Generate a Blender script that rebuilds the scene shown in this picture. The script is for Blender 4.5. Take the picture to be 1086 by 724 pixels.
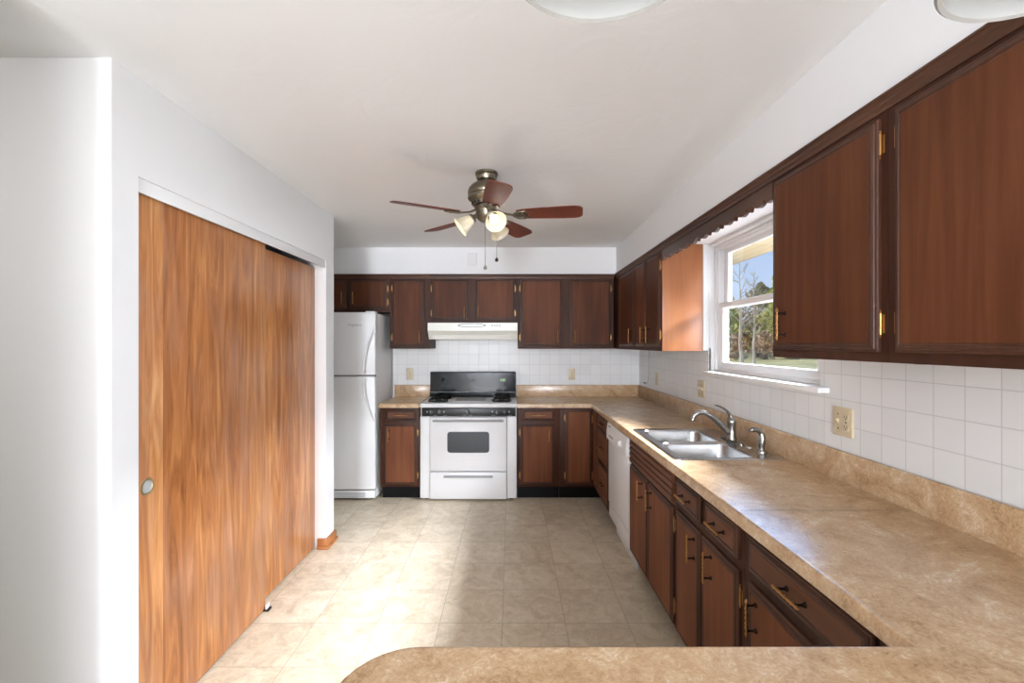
import bpy, bmesh, math, random
from mathutils import Vector, Matrix, noise

S = bpy.context.scene
for o in list(bpy.data.objects):
    bpy.data.objects.remove(o)
C = S.collection
PI = math.pi

# ------------------------------------------------------------------ camera, world, lights, exposure
cam_d = bpy.data.cameras.new('camera')
cam = bpy.data.objects.new('camera', cam_d)
C.objects.link(cam)
cam.location = (0, 0, 1.48)
cam.rotation_euler = (PI / 2, 0, 0)
cam_d.sensor_width = 36
cam_d.lens = 490 / 1086 * 36
cam_d.shift_x = 1 / 1086
cam_d.shift_y = 2 / 1086
cam_d.clip_start = 0.02
cam_d.clip_end = 400
S.camera = cam

vs = S.view_settings
S.display_settings.display_device = 'sRGB'
vs.view_transform = 'Standard'
vs.look = 'None'
vs.gamma = 1
vs.use_curve_mapping = False
vs.exposure = 0.17


def lin(c):
    out = []
    for v in c[:3]:
        v = v / 255
        out.append(v / 12.92 if v <= 0.04045 else ((v + 0.055) / 1.055) ** 2.4)
    return (*out, 1.0)


W = bpy.data.worlds.new('sky')
S.world = W
W.use_nodes = True
nt = W.node_tree
nt.nodes.clear()
w_out = nt.nodes.new('ShaderNodeOutputWorld')
w_bg = nt.nodes.new('ShaderNodeBackground')
w_tc = nt.nodes.new('ShaderNodeTexCoord')
w_sep = nt.nodes.new('ShaderNodeSeparateXYZ')
w_grad = nt.nodes.new('ShaderNodeValToRGB')
w_grad.color_ramp.elements[0].position = 0.0
w_grad.color_ramp.elements[0].color = lin((205, 224, 246))
w_grad.color_ramp.elements[1].position = 0.45
w_grad.color_ramp.elements[1].color = lin((120, 170, 235))
w_map = nt.nodes.new('ShaderNodeMapping')
w_map.inputs['Scale'].default_value = (3, 3, 9)
w_noise = nt.nodes.new('ShaderNodeTexNoise')
w_noise.inputs['Scale'].default_value = 1.6
w_noise.inputs['Detail'].default_value = 6
w_cr = nt.nodes.new('ShaderNodeValToRGB')
w_cr.color_ramp.elements[0].position = 0.56
w_cr.color_ramp.elements[1].position = 0.76
w_mix = nt.nodes.new('ShaderNodeMixRGB')
w_mix.inputs['Color2'].default_value = (1.0, 1.0, 1.0, 1)
L = nt.links.new
L(w_tc.outputs['Generated'], w_sep.inputs[0])
L(w_sep.outputs['Z'], w_grad.inputs[0])
L(w_tc.outputs['Generated'], w_map.inputs[0])
L(w_map.outputs[0], w_noise.inputs['Vector'])
L(w_noise.outputs[0], w_cr.inputs[0])
L(w_cr.outputs[0], w_mix.inputs['Fac'])
L(w_grad.outputs[0], w_mix.inputs['Color1'])
L(w_mix.outputs[0], w_bg.inputs['Color'])
L(w_bg.outputs[0], w_out.inputs[0])
# bright sky patch added above the eave's sightline to give the counter its glare
w_nrm = nt.nodes.new('ShaderNodeVectorMath')
w_nrm.operation = 'NORMALIZE'
w_dot = nt.nodes.new('ShaderNodeVectorMath')
w_dot.operation = 'DOT_PRODUCT'
w_dot.inputs[1].default_value = Vector((0.46, 0.84, 0.42)).normalized()
w_hi = nt.nodes.new('ShaderNodeMapRange')
w_hi.interpolation_type = 'SMOOTHSTEP'
for k_, v_ in (('From Min', 0.985), ('From Max', 0.994), ('To Min', 1.0), ('To Max', 15.0)):
    w_hi.inputs[k_].default_value = v_
L(w_tc.outputs['Generated'], w_nrm.inputs[0])
L(w_nrm.outputs[0], w_dot.inputs[0])
L(w_dot.outputs['Value'], w_hi.inputs['Value'])
L(w_hi.outputs['Result'], w_bg.inputs['Strength'])


def area(name, loc, rot, sx, sy, power, col=(1, 1, 1)):
    d = bpy.data.lights.new(name, 'AREA')
    d.shape = 'RECTANGLE'
    d.size, d.size_y = sx, sy
    d.energy = power
    d.color = col
    o = bpy.data.objects.new(name, d)
    C.objects.link(o)
    o.location = loc
    o.rotation_euler = rot
    return o


sun_d = bpy.data.lights.new('sun', 'SUN')
sun_d.energy = 3.8
sun_d.angle = math.radians(0.6)
sun_d.color = (1, 0.95, 0.86)
sun = bpy.data.objects.new('sun', sun_d)
C.objects.link(sun)
sun.rotation_euler = Vector((0.75, -0.15, -0.62)).to_track_quat('-Z', 'Y').to_euler()

DAY = (0.92, 0.985, 1.10)
# unseen fill lamps added behind the camera, one facing forward, one facing up
area('rear_fill', (-0.75, -5.9, 1.5), (PI / 2 + 0.03, 0, 0), 1.1, 1.6, 320, DAY)
area('floor_bounce_fill', (0, -3, 0.03), (PI - 0.5, 0, 0), 2.2, 2.2, 105, DAY)
# unseen fill lamp added near the camera, aimed up at the ceiling
area('ceiling_bounce_fill', (-0.5, -0.5, 1.85), (PI - 0.25, 0, 0), 0.5, 0.5, 9, DAY)
# unseen area lamps added outside the kitchen window for skylight and ground bounce
area('skylight_panel', (3.5, 2.6, 3.2), Vector((-2.1, 0, -1.55)).to_track_quat('-Z', 'Y').to_euler(), 3.0, 1.0, 2700, DAY)
area('closet_fill', (3.4, 3.0, 2.2), Vector((-1.8, 0, -0.45)).to_track_quat('-Z', 'Y').to_euler(), 1.0, 0.9, 90, DAY)  # added to brighten the closet doors and nearby floor
area('ground_bounce_panel', (3.2, 3.0, 1.4), Vector((-1.6, 0, 0.1)).to_track_quat('-Z', 'Y').to_euler(), 1.0, 1.2, 40, DAY)
area('far_ceiling_fill', (3.0, 1.3, 1.15), Vector((-1.6, 1.4, 0.55)).to_track_quat('-Z', 'Y').to_euler(), 1.2, 0.8, 45, DAY)  # added to lift the far ceiling
# unseen lamp added to even out the wall left of the closet
area('front_wall_fill', (-2.1, 0.25, 2.38), (0.45, 0, 0), 0.9, 0.5, 15, (1.0, 0.985, 0.96))

# ------------------------------------------------------------------ materials


class NT:
    def __init__(self, name):
        self.m = bpy.data.materials.new(name)
        self.m.use_nodes = True
        self.t = self.m.node_tree
        self.b = self.t.nodes['Principled BSDF']

    def n(self, typ, **kw):
        nd = self.t.nodes.new(typ)
        for k, v in kw.items():
            nd.inputs[k.replace('_', ' ')].default_value = v
        return nd

    def l(self, a, b):
        self.t.links.new(a, b)

    def math(self, op, a, b=None):
        nd = self.t.nodes.new('ShaderNodeMath')
        nd.operation = op
        for i, v in enumerate((a, b)):
            if v is None:
                continue
            if isinstance(v, (int, float)):
                nd.inputs[i].default_value = v
            else:
                self.l(v, nd.inputs[i])
        return nd.outputs[0]

    def ramp(self, fac, stops):
        r = self.t.nodes.new('ShaderNodeValToRGB')
        e = r.color_ramp.elements
        while len(e) < len(stops):
            e.new(0.5)
        for el, (p, c) in zip(e, stops):
            el.position = p
            el.color = c
        self.l(fac, r.inputs[0])
        return r.outputs[0]

    def mix(self, fac, a, b, mode='MIX'):
        nd = self.t.nodes.new('ShaderNodeMixRGB')
        nd.blend_type = mode
        for key, v in (('Fac', fac), ('Color1', a), ('Color2', b)):
            if isinstance(v, (int, float)):
                nd.inputs[key].default_value = v
            elif isinstance(v, tuple):
                nd.inputs[key].default_value = v
            else:
                self.l(v, nd.inputs[key])
        return nd.outputs[0]

    def bump(self, h, strength=0.2, dist=0.01):
        bp = self.n('ShaderNodeBump', Strength=strength, Distance=dist)
        self.l(h, bp.inputs['Height'])
        self.l(bp.outputs[0], self.b.inputs['Normal'])


def plain(name, c, rough=0.5, metal=0.0, spec=0.5, emit=None, es=0, coat=0):
    k = NT(name)
    k.b.inputs['Base Color'].default_value = lin(c)
    k.b.inputs['Roughness'].default_value = rough
    k.b.inputs['Metallic'].default_value = metal
    k.b.inputs['Specular IOR Level'].default_value = spec
    k.b.inputs['Coat Weight'].default_value = coat
    # faint procedural unevenness
    tc = k.n('ShaderNodeTexCoord')
    nz = k.n('ShaderNodeTexNoise', Scale=14.0, Detail=3.0)
    k.l(tc.outputs['Object'], nz.inputs['Vector'])
    f = k.math('MULTIPLY', nz.outputs[0], 0.08)
    k.l(k.math('ADD', f, rough - 0.04), k.b.inputs['Roughness'])
    if emit:
        k.b.inputs['Emission Color'].default_value = lin(emit)
        k.b.inputs['Emission Strength'].default_value = es
    return k.m


def wood(name, dark, mid, light, scale=(1, 1, 1), rough=0.35, grain=26, spec=0.4, blotch=0.6):
    """stained wood; grain runs along local z unless scale says otherwise"""
    k = NT(name)
    tc = k.n('ShaderNodeTexCoord')
    oi = k.n('ShaderNodeObjectInfo')
    off = k.math('MULTIPLY', oi.outputs['Random'], 37.0)
    add = k.t.nodes.new('ShaderNodeVectorMath')
    add.operation = 'ADD'
    k.l(tc.outputs['Object'], add.inputs[0])
    k.l(off, add.inputs[1])
    mp = k.n('ShaderNodeMapping', Scale=scale)
    k.l(add.outputs[0], mp.inputs[0])
    n1 = k.n('ShaderNodeTexNoise', Scale=grain, Detail=6.0, Roughness=0.6, Distortion=0.4)
    k.l(mp.outputs[0], n1.inputs['Vector'])
    n2 = k.n('ShaderNodeTexNoise', Scale=2.6, Detail=2.0)
    mp2 = k.n('ShaderNodeMapping', Scale=tuple(max(0.35, s) for s in scale))
    k.l(add.outputs[0], mp2.inputs[0])
    k.l(mp2.outputs[0], n2.inputs['Vector'])
    f = k.math('ADD', k.math('MULTIPLY', n1.outputs[0], 1 - blotch), k.math('MULTIPLY', n2.outputs[0], blotch))
    col = k.ramp(f, [(0.30, lin(dark)), (0.5, lin(mid)), (0.70, lin(light))])
    k.l(col, k.b.inputs['Base Color'])
    k.b.inputs['Roughness'].default_value = rough
    k.b.inputs['Specular IOR Level'].default_value = spec
    k.bump(n1.outputs[0], 0.06, 0.004)
    return k.m


M = {}
V = (1, 1, 0.06)
H = (0.06, 1, 1)
M['cab'] = wood('walnut_stain', (58, 31, 18), (87, 48, 28), (114, 68, 42), V, rough=0.5, spec=0.18)
M['cab_brightened'] = wood('walnut_stain_brightened', (80, 44, 25), (114, 66, 39), (138, 88, 57), V, rough=0.5, spec=0.2)  # wall-cabinet wood lightened: missing light on the base doors put into the colour
M['cab_h'] = wood('walnut_stain_cross', (76, 45, 28), (106, 65, 42), (128, 84, 57), H, rough=0.45, spec=0.25)
M['edge'] = wood('walnut_glazed_edge', (48, 28, 19), (70, 42, 29), (90, 57, 41), V, rough=0.4, spec=0.3)
M['frame'] = wood('walnut_frame', (46, 26, 17), (67, 39, 26), (86, 52, 36), V, rough=0.48, spec=0.2)
M['crown'] = wood('walnut_crown', (52, 32, 22), (74, 46, 32), (98, 66, 46), (1, 0.06, 1), rough=0.33)
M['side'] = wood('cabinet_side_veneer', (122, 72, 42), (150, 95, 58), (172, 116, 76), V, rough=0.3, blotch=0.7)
M['oak'] = wood('oak_baseboard', (140, 86, 44), (172, 110, 62), (196, 136, 84), H, rough=0.35)
M['blade'] = wood('mahogany_blade', (70, 34, 24), (96, 47, 33), (118, 62, 46), (0.06, 1, 1), rough=0.45, spec=0.25)
M['blade_u'] = M['blade']
M['black'] = plain('black_plastic', (14, 14, 15), 0.4)
M['toe'] = plain('black_vinyl', (9, 8, 8), 0.6, spec=0.2)
M['blackglass'] = plain('black_glass', (16, 21, 24), 0.12, spec=0.3)
M['ovenglass'] = plain('oven_window_glass', (48, 49, 51), 0.3, spec=0.3)
M['iron'] = plain('cast_iron', (18, 18, 19), 0.55)
M['white'] = plain('white_enamel', (226, 226, 226), 0.42)
M['whitep'] = plain('white_plastic', (236, 236, 235), 0.35)
M['fridge'] = plain('white_pebbled_steel', (240, 240, 240), 0.32)
M['fridge_in'] = plain('grey_gasket', (120, 120, 122), 0.6)
M['almond'] = plain('almond_enamel', (228, 228, 218), 0.3)
M['lens'] = plain('hood_lens', (240, 240, 232), 0.3)
M['grey'] = plain('grey_plastic', (150, 150, 150), 0.4)
M['lgrey'] = plain('light_grey_print', (176, 178, 178), 0.5)
M['dgrey'] = plain('dark_grey', (70, 72, 74), 0.4)
M['plate'] = plain('almond_plate', (214, 198, 164), 0.35)
M['slot'] = plain('outlet_slot', (60, 48, 36), 0.6)
M['brass'] = plain('antique_brass', (178, 134, 82), 0.3, metal=1.0)
M['brassd'] = plain('dark_bronze', (46, 34, 26), 0.35, metal=0.8)
M['pull'] = plain('satin_brass_pull', (206, 196, 160), 0.3, metal=0.9)
M['steel'] = plain('stainless_steel', (196, 198, 200), 0.22, metal=1.0)
M['nickel'] = plain('satin_nickel', (158, 156, 152), 0.26, metal=1.0)
M['pewter'] = plain('antique_pewter', (128, 120, 104), 0.32, metal=1.0)
M['pewterd'] = plain('dark_pewter', (60, 56, 48), 0.4, metal=1.0)
M['chrome'] = plain('chrome', (205, 205, 205), 0.12, metal=1.0)
M['frost'] = plain('frosted_glass', (214, 202, 174), 0.3, emit=(255, 240, 210), es=0.03)
M['bulb'] = plain('lit_bulb', (255, 255, 255), 0.3, emit=(255, 252, 246), es=1.0)
M['opal'] = plain('opal_glass', (178, 178, 175), 0.25)
M['vinyl'] = plain('white_vinyl', (240, 241, 242), 0.3)
M['sill'] = plain('sill_paint', (236, 234, 230), 0.35)
M['trimw'] = plain('white_trim_paint', (226, 226, 226), 0.45)
M['green'] = plain('green_display', (60, 90, 50), 0.4, emit=(170, 230, 120), es=1.2)
M['cord'] = plain('grey_cord', (120, 122, 122), 0.5)
M['paintplate'] = plain('painted_plate', (226, 226, 225), 0.5)
M['bark'] = wood('pale_bark', (120, 110, 98), (176, 168, 156), (216, 210, 200), (1, 1, 0.3), rough=0.9, grain=8)
M['fascia'] = plain('eave_fascia', (110, 98, 78), 0.6)


def foliage_mat(name, a, b, c):
    k = NT(name)
    tc = k.n('ShaderNodeTexCoord')
    nz = k.n('ShaderNodeTexNoise', Scale=1.3, Detail=4.0)
    k.l(tc.outputs['Object'], nz.inputs['Vector'])
    k.l(k.ramp(nz.outputs[0], [(0.3, lin(a)), (0.5, lin(b)), (0.7, lin(c))]), k.b.inputs['Base Color'])
    k.b.inputs['Roughness'].default_value = 0.8
    return k.m


M['leaf_pine'] = foliage_mat('pine_foliage', (122, 134, 66), (172, 180, 104), (208, 210, 146))
M['leaf_brown'] = foliage_mat('bare_brush', (138, 116, 92), (176, 152, 126), (204, 184, 158))
M['leaf_dark'] = foliage_mat('dark_foliage', (86, 98, 66), (124, 132, 90), (160, 162, 118))


def wall_paint(name, c, bump=0.04, scale=60.0):
    k = NT(name)
    tc = k.n('ShaderNodeTexCoord')
    nz = k.n('ShaderNodeTexNoise', Scale=scale, Detail=4.0)
    k.l(tc.outputs['Object'], nz.inputs['Vector'])
    k.b.inputs['Base Color'].default_value = lin(c)
    k.b.inputs['Roughness'].default_value = 0.6
    k.b.inputs['Specular IOR Level'].default_value = 0.25
    k.bump(nz.outputs[0], bump, 0.01)
    return k.m


M['tan'] = wall_paint('rear_wall_bounce_cut', (150, 140, 126))  # unseen rear wall kept darker to cut bounce onto the front wall
M['wall'] = wall_paint('wall_paint', (234, 234, 234))
k = NT('swirled_ceiling_plaster')
tc = k.n('ShaderNodeTexCoord')
nz = k.n('ShaderNodeTexNoise', Scale=3.2, Detail=3.0, Distortion=2.6)
k.l(tc.outputs['Object'], nz.inputs['Vector'])
k.b.inputs['Base Color'].default_value = lin((238, 238, 238))
k.b.inputs['Roughness'].default_value = 0.55
k.b.inputs['Specular IOR Level'].default_value = 0.3
k.bump(nz.outputs[0], 0.14, 0.02)
M['ceiling'] = k.m


def grid_lines(k, a, b, pa, pb, t, w):
    """1 on the joint lines of a square grid of pitch t"""
    def one(v, ph):
        f = k.math('FRACT', k.math('DIVIDE', k.math('SUBTRACT', v, ph - 50 * t), t))
        d = k.math('MULTIPLY', k.math('MINIMUM', f, k.math('SUBTRACT', 1.0, f)), t)
        return k.math('SUBTRACT', 1.0, k.math('SMOOTH_MIN', 1.0, k.math('DIVIDE', d, w)) if False else k.math('MINIMUM', 1.0, k.math('DIVIDE', d, w)))
    return k.math('MAXIMUM', one(a, pa), one(b, pb))


def cell_random(k, a, b, pa, pb, t):
    c = k.t.nodes.new('ShaderNodeCombineXYZ')
    k.l(k.math('FLOOR', k.math('DIVIDE', k.math('SUBTRACT', a, pa - 50 * t), t)), c.inputs[0])
    k.l(k.math('FLOOR', k.math('DIVIDE', k.math('SUBTRACT', b, pb - 50 * t), t)), c.inputs[1])
    wn = k.t.nodes.new('ShaderNodeTexWhiteNoise')
    k.l(c.outputs[0], wn.inputs['Vector'])
    return wn.outputs['Value']


def tile_mat(name, axis, pa, pb, t):
    k = NT(name)
    g = k.n('ShaderNodeTexCoord')
    s = k.n('ShaderNodeSeparateXYZ')
    k.l(g.outputs['Object'], s.inputs[0])
    a = s.outputs[axis]
    line = grid_lines(k, a, s.outputs['Z'], pa, pb, t, 0.0022)
    rnd = cell_random(k, a, s.outputs['Z'], pa, pb, t)
    base = k.mix(rnd, lin((238, 238, 236)), lin((233, 233, 231)))
    k.l(k.mix(line, base, lin((200, 200, 197))), k.b.inputs['Base Color'])
    k.l(k.math('ADD', 0.30, k.math('MULTIPLY', line, 0.4)), k.b.inputs['Roughness'])
    k.b.inputs['Specular IOR Level'].default_value = 0.3
    nz = k.n('ShaderNodeTexNoise', Scale=40.0, Detail=2.0)
    k.l(g.outputs['Object'], nz.inputs['Vector'])
    k.bump(k.math('SUBTRACT', k.math('MULTIPLY', nz.outputs[0], 0.08), line), 0.25, 0.002)
    return k.m


M['tile_back'] = tile_mat('glazed_tile_back', 'X', -1.105, 1.037, 0.1085)
M['tile_right'] = tile_mat('glazed_tile_right', 'Y', 1.291, 1.037, 0.1045)

# vinyl floor tiles
k = NT('vinyl_floor_tiles')
g = k.n('ShaderNodeTexCoord')
s = k.n('ShaderNodeSeparateXYZ')
k.l(g.outputs['Object'], s.inputs[0])
line = grid_lines(k, s.outputs['X'], s.outputs['Y'], -0.0456, 2.114, 0.332, 0.0022)
rnd = cell_random(k, s.outputs['X'], s.outputs['Y'], -0.0456, 2.114, 0.332)
cmb = k.t.nodes.new('ShaderNodeVectorMath')
cmb.operation = 'ADD'
k.l(g.outputs['Object'], cmb.inputs[0])
k.l(k.math('MULTIPLY', rnd, 9.0), cmb.inputs[1])
n1 = k.n('ShaderNodeTexNoise', Scale=6.5, Detail=8.0, Roughness=0.68, Distortion=1.2)
k.l(cmb.outputs[0], n1.inputs['Vector'])
n2 = k.n('ShaderNodeTexNoise', Scale=30.0, Detail=4.0, Distortion=2.0)
k.l(cmb.outputs[0], n2.inputs['Vector'])
f = k.math('ADD', k.math('MULTIPLY', n1.outputs[0], 0.7), k.math('MULTIPLY', n2.outputs[0], 0.3))
f = k.math('ADD', f, k.math('MULTIPLY', k.math('SUBTRACT', rnd, 0.5), 0.06))
col = k.ramp(f, [(0.32, lin((188, 170, 144))), (0.5, lin((216, 201, 175))), (0.66, lin((234, 222, 202)))])
k.l(k.mix(line, col, lin((150, 134, 112))), k.b.inputs['Base Color'])
k.l(k.math('ADD', 0.26, k.math('MULTIPLY', n1.outputs[0], 0.2)), k.b.inputs['Roughness'])
k.bump(k.math('SUBTRACT', k.math('MULTIPLY', n2.outputs[0], 0.2), line), 0.12, 0.003)
M['floor'] = k.m


def laminate(name, stops, rough):
    k = NT(name)
    g = k.n('ShaderNodeTexCoord')
    mp = k.n('ShaderNodeMapping', Scale=(1, 1, 1))
    k.l(g.outputs['Object'], mp.inputs[0])
    n1 = k.n('ShaderNodeTexNoise', Scale=7.0, Detail=9.0, Roughness=0.7, Distortion=1.6)
    n2 = k.n('ShaderNodeTexNoise', Scale=52.0, Detail=5.0, Roughness=0.65, Distortion=2.4)
    k.l(mp.outputs[0], n1.inputs['Vector'])
    k.l(mp.outputs[0], n2.inputs['Vector'])
    f = k.math('ADD', k.math('MULTIPLY', n1.outputs[0], 0.55), k.math('MULTIPLY', n2.outputs[0], 0.45))
    k.l(k.ramp(f, stops), k.b.inputs['Base Color'])
    k.b.inputs['Roughness'].default_value = rough
    k.b.inputs['Specular IOR Level'].default_value = 0.6
    k.bump(n2.outputs[0], 0.10, 0.003)
    return k.m


M['counter'] = laminate('travertine_laminate', [(0.34, lin((150, 116, 80))), (0.46, lin((188, 154, 116))), (0.56, lin((204, 174, 138))), (0.68, lin((236, 218, 194)))], 0.24)

# closet door veneer: matched vertical strips
k = NT('birch_closet_veneer')
g = k.n('ShaderNodeTexCoord')
s = k.n('ShaderNodeSeparateXYZ')
oi = k.n('ShaderNodeObjectInfo')
k.l(g.outputs['Object'], s.inputs[0])
wob = k.math('ADD', s.outputs['Y'], k.math('MULTIPLY', oi.outputs['Random'], 5.0))
strip = k.math('FLOOR', k.math('DIVIDE', wob, 0.128))
wn = k.t.nodes.new('ShaderNodeTexWhiteNoise')
wn.noise_dimensions = '1D'
k.l(strip, wn.inputs['W'])
vec = k.t.nodes.new('ShaderNodeVectorMath')
vec.operation = 'ADD'
k.l(g.outputs['Object'], vec.inputs[0])
k.l(k.math('MULTIPLY', wn.outputs['Value'], 11.0), vec.inputs[1])
mp = k.n('ShaderNodeMapping', Scale=(4, 7.5, 0.75))
k.l(vec.outputs[0], mp.inputs[0])
n1 = k.n('ShaderNodeTexNoise', Scale=2.0, Detail=5.0, Roughness=0.55, Distortion=1.8)
k.l(mp.outputs[0], n1.inputs['Vector'])
mp2 = k.n('ShaderNodeMapping', Scale=(1, 60, 2.0))
k.l(vec.outputs[0], mp2.inputs[0])
n2 = k.n('ShaderNodeTexNoise', Scale=3.0, Detail=3.0)
k.l(mp2.outputs[0], n2.inputs['Vector'])
n3 = k.n('ShaderNodeTexNoise', Scale=3.5, Detail=2.0)
mp3 = k.n('ShaderNodeMapping', Scale=(1, 2.2, 0.7))
k.l(vec.outputs[0], mp3.inputs[0])
k.l(mp3.outputs[0], n3.inputs['Vector'])
f = k.math('ADD', k.math('MULTIPLY', n1.outputs[0], 0.82), k.math('MULTIPLY', n2.outputs[0], 0.18))
f = k.math('ADD', f, k.math('MULTIPLY', k.math('SUBTRACT', wn.outputs['Value'], 0.5), 0.20))
col = k.ramp(f, [(0.26, lin((134, 80, 40))), (0.45, lin((172, 109, 60))), (0.60, lin((198, 136, 82))), (0.76, lin((220, 166, 112)))])
col = k.mix(k.math('MULTIPLY', k.ramp(n3.outputs[0], [(0.5, (0, 0, 0, 1)), (0.68, (1, 1, 1, 1))]), 0.45), col, lin((178, 132, 106)))
k.l(col, k.b.inputs['Base Color'])
k.b.inputs['Roughness'].default_value = 0.32
k.b.inputs['Specular IOR Level'].default_value = 0.5
M['closet'] = k.m

# window glass: thin clear pane
k = NT('window_glass')
k.t.nodes.remove(k.b)
out = k.t.nodes['Material Output']
tr = k.n('ShaderNodeBsdfTransparent')
gl = k.n('ShaderNodeBsdfGlossy', Roughness=0.02)
fr = k.n('ShaderNodeLayerWeight', Blend=0.5)
mx = k.n('ShaderNodeMixShader')
k.l(k.math('ADD', 0.03, k.math('MULTIPLY', k.math('POWER', fr.outputs['Facing'], 5.0), 0.6)), mx.inputs[0])
k.l(tr.outputs[0], mx.inputs[1])
k.l(gl.outputs[0], mx.inputs[2])
k.l(mx.outputs[0], out.inputs[0])
M['glass'] = k.m

# lawn
k = NT('winter_lawn')
g = k.n('ShaderNodeTexCoord')
nz = k.n('ShaderNodeTexNoise', Scale=0.5, Detail=8.0)
k.l(g.outputs['Object'], nz.inputs['Vector'])
k.l(k.ramp(nz.outputs[0], [(0.35, lin((150, 142, 86))), (0.55, lin((186, 174, 116))), (0.7, lin((206, 192, 140)))]), k.b.inputs['Base Color'])
k.b.inputs['Roughness'].default_value = 0.9
M['lawn'] = k.m

M['bounce_cut'] = wall_paint('dark_bounce_cut', (62, 48, 38), 0.6, 18.0)  # very dark, to soak up ground bounce beside the house
# eave boards
k = NT('eave_boards')
g = k.n('ShaderNodeTexCoord')
s = k.n('ShaderNodeSeparateXYZ')
k.l(g.outputs['Object'], s.inputs[0])
fr_ = k.math('FRACT', k.math('DIVIDE', k.math('ADD', s.outputs['X'], 20.0), 0.11))
ln = k.math('GREATER_THAN', fr_, 0.9)
k.l(k.mix(ln, lin((132, 118, 90)), lin((96, 84, 62))), k.b.inputs['Base Color'])
k.b.inputs['Roughness'].default_value = 0.6
M['eave'] = k.m


# ------------------------------------------------------------------ mesh helpers
class MB:
    def __init__(self):
        self.bm = bmesh.new()

    def face(self, vs_, mi=0):
        try:
            f = self.bm.faces.new(vs_)
            f.material_index = mi
            return f
        except ValueError:
            return None

    def box(self, x0, x1, y0, y1, z0, z1, bev=0.0, mi=0, seg=2):
        x0, x1 = sorted((x0, x1)); y0, y1 = sorted((y0, y1)); z0, z1 = sorted((z0, z1))
        v = [self.bm.verts.new(p) for p in ((x0, y0, z0), (x1, y0, z0), (x1, y1, z0), (x0, y1, z0),
                                            (x0, y0, z1), (x1, y0, z1), (x1, y1, z1), (x0, y1, z1))]
        fs = [self.face([v[i] for i in q], mi) for q in ((3, 2, 1, 0), (4, 5, 6, 7), (0, 1, 5, 4), (1, 2, 6, 5), (2, 3, 7, 6), (3, 0, 4, 7))]
        if bev > 0:
            es = list({e for f in fs for e in f.edges})
            r = bmesh.ops.bevel(self.bm, geom=es, offset=bev, segments=seg, affect='EDGES', profile=0.5)
            for f in r['faces']:
                f.material_index = mi
        return self

    def rings(self, rs, cap0=True, cap1=True, mi=0, mis=None, closed=True):
        vr = [[self.bm.verts.new(p) for p in r] for r in rs]
        n = len(vr[0])
        for i in range(len(vr) - 1):
            m = mis[i] if mis else mi
            for j in range(n if closed else n - 1):
                j2 = (j + 1) % n
                self.face((vr[i][j], vr[i][j2], vr[i + 1][j2], vr[i + 1][j]), m)
        if cap0:
            self.face(list(reversed(vr[0])), mis[0] if mis else mi)
        if cap1:
            self.face(vr[-1], mis[-1] if mis else mi)
        return self

    def slab(self, x0, x1, z0, z1, prof, mis=None):
        """raised panel facing -y: prof = [(inset, depth_out)]"""
        rs = []
        for ins, d in prof:
            rs.append([(x0 + ins, -d, z0 + ins), (x1 - ins, -d, z0 + ins), (x1 - ins, -d, z1 - ins), (x0 + ins, -d, z1 - ins)])
        return self.rings(rs, mis=mis)

    def tube(self, path, r, n=10, caps=True, mi=0, flat=None):
        path = [Vector(p) for p in path]
        rr = r if isinstance(r, (list, tuple)) else [r] * len(path)
        t0 = (path[1] - path[0]).normalized()
        ref = Vector((0, 0, 1)) if abs(t0.z) < 0.9 else Vector((1, 0, 0))
        u = t0.cross(ref).normalized()
        rs = []
        for i, p in enumerate(path):
            t = (path[min(i + 1, len(path) - 1)] - path[max(i - 1, 0)]).normalized()
            u = (u - t * u.dot(t)).normalized()
            w = t.cross(u)
            fl = flat or 1.0
            rs.append([p + u * (math.cos(2 * PI * j / n) * rr[i]) + w * (math.sin(2 * PI * j / n) * rr[i] * fl) for j in range(n)])
        return self.rings(rs, caps, caps, mi)

    def lathe(self, prof, o=(0, 0, 0), axis=(0, 0, 1), n=24, mi=0, mis=None, caps=True):
        o = Vector(o)
        a = Vector(axis).normalized()
        ref = Vector((0, 0, 1)) if abs(a.z) < 0.9 else Vector((1, 0, 0))
        u = a.cross(ref).normalized()
        w = a.cross(u)
        rs = [[o + a * h + u * (math.cos(2 * PI * j / n) * r) + w * (math.sin(2 * PI * j / n) * r) for j in range(n)] for r, h in prof]
        return self.rings(rs, caps, caps, mi, mis)

    def prism(self, poly, f, t0, t1, mi=0):
        """poly: 2-D points; f(a, b, t) -> 3-D"""
        return self.rings([[f(a, b, t0) for a, b in poly], [f(a, b, t1) for a, b in poly]], mi=mi)

    def build(self, name, mats, parent=None, smooth=True, ang=35, normals=True):
        me = bpy.data.meshes.new(name)
        if normals:
            bmesh.ops.recalc_face_normals(self.bm, faces=self.bm.faces[:])
        self.bm.to_mesh(me)
        self.bm.free()
        for m in (mats if isinstance(mats, (list, tuple)) else [mats]):
            me.materials.append(m)
        if smooth:
            me.shade_smooth()
            me.set_sharp_from_angle(angle=math.radians(ang))
        o = bpy.data.objects.new(name, me)
        C.objects.link(o)
        if parent:
            o.parent = parent
        return o


def tag(o, label=None, cat=None, group=None, kind=None):
    if label: o['label'] = label
    if cat: o['category'] = cat
    if group: o['group'] = group
    if kind: o['kind'] = kind
    return o


def empty(name, loc=(0, 0, 0), rz=0.0, label=None, cat=None, group=None):
    o = bpy.data.objects.new(name, None)
    o.empty_display_size = 0.1
    C.objects.link(o)
    o.location = loc
    o.rotation_euler = (0, 0, rz)
    return tag(o, label, cat, group)


def inst(me, name, parent, loc, rot=(0, 0, 0)):
    o = bpy.data.objects.new(name, me)
    C.objects.link(o)
    o.parent = parent
    o.location = loc
    o.rotation_euler = rot
    return o


def struct(name, mb, mat, **kw):
    o = mb.build(name, mat, **kw)
    o['kind'] = 'structure'
    return o


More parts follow.
